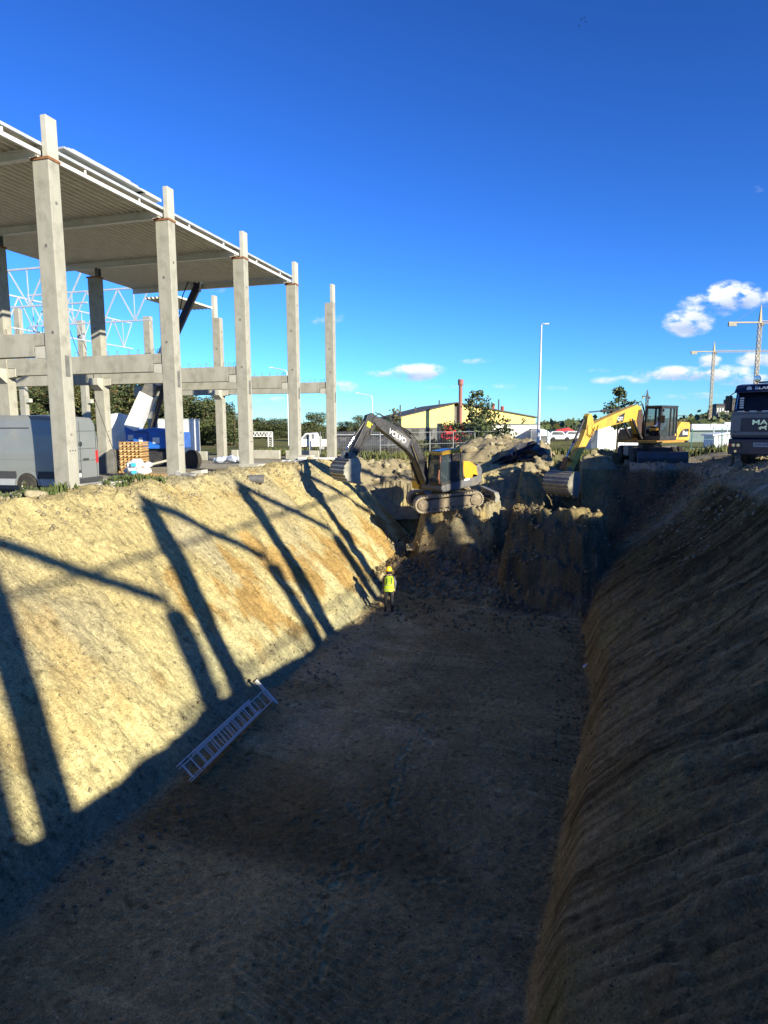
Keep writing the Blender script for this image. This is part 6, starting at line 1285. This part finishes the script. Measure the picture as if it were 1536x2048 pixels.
# tower cranes
def tower_crane(label, px, D, topy, basey, jib_l, jib_r, jy, peak, col):
    p = at(px, basey, D); z0 = GZ; s = D/FPX; zj = at(px, jy, D).z; zp = at(px, peak, D).z; t = thing('tower_crane', label, 'tower crane', (p.x, p.y, z0), YAW); w = .9*max(1, s*4.5)
    H = zj-z0; n = int(H/(w*1.1))
    for sx_ in (-1, 1):
        for sy_ in (-1, 1): MB().bar((sx_*w/2, sy_*w/2, 0), (sx_*w/2, sy_*w/2, H), w*.16).build('mast_leg', col, t)
    m = MB()
    for k in range(n):
        for y_ in (-w/2, w/2): m.bar((-w/2*(1 if k % 2 else -1), y_, k*H/n), (w/2*(1 if k % 2 else -1), y_, (k+1)*H/n), w*.13)
        for x_ in (-w/2, w/2): m.bar((x_, -w/2*(1 if k % 2 else -1), k*H/n), (x_, w/2*(1 if k % 2 else -1), (k+1)*H/n), w*.13)
        m.bar((-w/2, -w/2, k*H/n), (w/2, -w/2, k*H/n), w*.1)
    m.build('mast_lattice', col, t)
    m = MB(); m.taper(H, (-w/2, w/2, -w/2, w/2), zp-z0, (-w*.1, w*.1, -w*.1, w*.1)); m.build('tower_peak', col, t)
    l_, r_ = jib_l*s, jib_r*s; h_ = w*.8
    for z_ in (H, ): MB().bar((-l_, 0, z_+h_*.3), (0, 0, z_+h_*.3), w*.7, h_*.6).build('counter_jib', col, t)
    m = MB(); m.bar((0, -w*.3, H), (r_, -w*.3, H), w*.18).bar((0, w*.3, H), (r_, w*.3, H), w*.18).bar((0, 0, H+h_), (r_, 0, H+h_), w*.18)
    k = 0; x_ = 0
    while x_ < r_: m.bar((x_, -w*.3, H), (x_+h_*.6, 0, H+h_), w*.12).bar((x_+h_*.6, 0, H+h_), (x_+h_*1.2, -w*.3, H), w*.12); x_ += h_*1.2
    m.build('jib', col, t)
    MB().box(-l_, -l_*.75, -w*.4, w*.4, H-h_*1.3, H).build('counterweight', concrete, t); MB().box(w*.5, w*1.4, -w*.5, w*.3, H-h_*1.2, H-.05).build('operator_cab', black_paint, t)
    MB().bar((0, 0, zp-z0), (-l_*.8, 0, H+h_*.6), w*.1).build('tie_rod', black_paint, t); MB().bar((0, 0, zp-z0), (r_*.6, 0, H+h_), w*.1).build('tie_rod', black_paint, t)
craney = pm('crane_beige', (.40, .32, .19), (.3, .24, .14), .3, .6)
tower_crane('taller tower crane at the right edge, its mast rising behind the truck', 1507, 210, 615, 830, 62, 150, 650, 615, craney)
tower_crane('smaller tower crane whose jib passes behind the taller one', 1420, 300, 686, 830, 45, 170, 706, 686, craney)
tower_crane('tiny distant tower crane above the wheeled excavator cab', 1292, 420, 780, 845, -0+10, 0+1, 794, 780, roofm)
# far wooded rise with houses, right of the light pole
forest = []
r = np.random.RandomState(5); Vs = []; Fs = []; k = 0
for i in range(1500):
    px = r.uniform(1070, 1620); D = r.uniform(170, 420); ridge = np.interp(px, [1070, 1130, 1180, 1200, 1300, 1390, 1460, 1620], [850, 845, 838, 842, 842, 834, 812, 806])
    if r.rand() < .3: pass
    f = (D-170)/250; topy = 862-(862-ridge)*f+r.normal()*2; p = at(px, topy, D); s_ = r.uniform(2.2, 4.5)
    for q in range(10):
        c = np.array(p)+r.normal(size=3)*[s_*.7, s_*.7, s_*.35]-[0, 0, s_*.5]; a = r.normal(size=3); a /= np.linalg.norm(a); b_ = np.cross(a, r.normal(size=3)); b_ /= np.linalg.norm(b_); e = s_*.38
        Vs += [c-a*e, c-b_*e, c+a*e, c+b_*e]; Fs.append([k, k+1, k+2, k+3]); k += 4
F_ = np.array(Fs); o = inst('far_wood', npmesh('far_wood', np.array(Vs), F_, [leafd, leafg, leafy], mi=r.choice(3, len(F_), p=[.5, .35, .15]))); tag(o, 'distant wooded rise on the right horizon', kind='stuff')
hv = []; hf = []; prof = [(1040, 860), (1130, 850), (1180, 846), (1300, 848), (1390, 840), (1460, 820), (1700, 812)]
for i, (px, py) in enumerate(prof):
    a = at(px, 866, 160); b_ = at(px, (py+858)/2, 300); c = at(px, py+2, 440); d_ = at(px, 868, 700); hv += [(a.x, a.y, GZ), tuple(b_), tuple(c), (d_.x, d_.y, GZ)]
for i in range(len(prof)-1):
    for j in range(3): hf.append((i*4+j, (i+1)*4+j, (i+1)*4+j+1, i*4+j+1))
hm = MB().add(hv, hf).build('hill', pm('hill_green', (.09, .10, .045), (.13, .12, .05), .05, .9)); tag(hm, 'low wooded hill on the right horizon', kind='structure')
for k, (px, py, D, w_, h_, lab) in enumerate([(1445, 812, 330, 26, 18, 'dark apartment block on the rise left of the truck mirror'), (1340, 846, 300, 34, 8, 'long pale house on the rise right of the excavator cab'), (1405, 842, 310, 12, 8, 'small white house at the foot of the smaller tower crane'), (1470, 800, 345, 16, 14, 'stepped dark roofs highest on the rise')]):
    s_ = D/FPX; p = at(px, py+h_, D); t = thing('distant_house', lab, 'house', tuple(p-Vector((0, 0, 2))), YAW); mt = [concrete_dark, off, white_plastic, roofm][k]
    MB().box(-w_*s_/2, w_*s_/2, 0, 8, 0, h_*s_+2).build('wall', mt, t); MB().taper(h_*s_+2, (-w_*s_/2-.4, w_*s_/2+.4, -.4, 8.4), h_*s_+3.2, (-w_*s_/2*.6, w_*s_/2*.6, 3, 5)).build('roof', roofm, t)
    for i in range(5): MB().box(-w_*s_/2+(i+.3)*w_*s_/5, -w_*s_/2+(i+.7)*w_*s_/5, -.1, 0, h_*s_*.35+2, h_*s_*.75+2).build('window', white_plastic if k == 0 else glass, t)
# left far tree belt as one mass below the individual trees
# ------------------------------------------------------------------ small things
p = atz(1170, 1334, -5.45); t = thing('plastic_bottle', 'clear crushed plastic bottle lying at the foot of the right slope', 'bottle', (p.x+.05, p.y, gz(p.x, p.y)+.06), radians(60))
MB().lathe([(.012, -.17), (.055, -.15), (.06, -.02), (.05, .0), (.06, .02), (.06, .10), (.03, .15)], (0, 0, 0), 'x', 12).build('bottle_body', white_plastic, t); MB().tube((.15, 0, 0), (.18, 0, 0), .02).build('cap', pm('blue_cap', (.05, .15, .5), None, 3, .4), t)
rp = []
for i in range(9):
    q = atz(1192-i*4.5+3*sin(i), 1195+i*13, -5.0+.0*i); rp.append(q)
bpy.context.view_layer.update()
rp = [Vector((1.15-.05*i+.03*sin(i*2), 27.6-.5*i, 0)) for i in range(7)]
rp = [Vector((v.x, v.y, gz(v.x, v.y)+.05)) for v in rp]
tag(MB().path(rp, .016, 6).build('rope', pm('rope', (.25, .22, .16), None, 5, .8)), 'pale rope hanging down the foot of the right slope', 'rope')
p = at(1306, 945, 33.8)
for k, (px, py, D, h_, lab) in enumerate([(1364, 962, 31.0, .35, 'thin pale stick poking from the right slope'), (1205, 948, 35, .5, 'short pale stake standing in the heap under the digger arm')]):
    q = at(px, py, D); q.z = gz(q.x, q.y); tag(MB().tube(q, q+Vector((.05, 0, h_)), .018, n=6).build('stake', wood), lab, 'stake')
for k, (px, py) in enumerate([(1162, 40), (1168, 36), (1172, 44), (1158, 52)]):
    q = at(px, py, 160); t = thing('bird', ['topmost left of four tiny birds', 'bird highest in the little flock', 'bird at the right of the little flock', 'lowest bird of the little flock'][k]+' high in the sky', 'bird', tuple(q), k, 'birds high in the sky')
    MB().rock((0, 0, 0), .12, k, (2, .6, .5), 1).build('body', cloth_black, t); MB().add([(-.05, 0, 0), (.12, 0, 0), (.0, .5, .12), (-.12, .5, .12)], [(0, 1, 2, 3)]).add([(-.05, 0, 0), (.12, 0, 0), (.0, -.5, .12), (-.12, -.5, .12)], [(0, 1, 2, 3)]).build('wing', cloth_black, t)
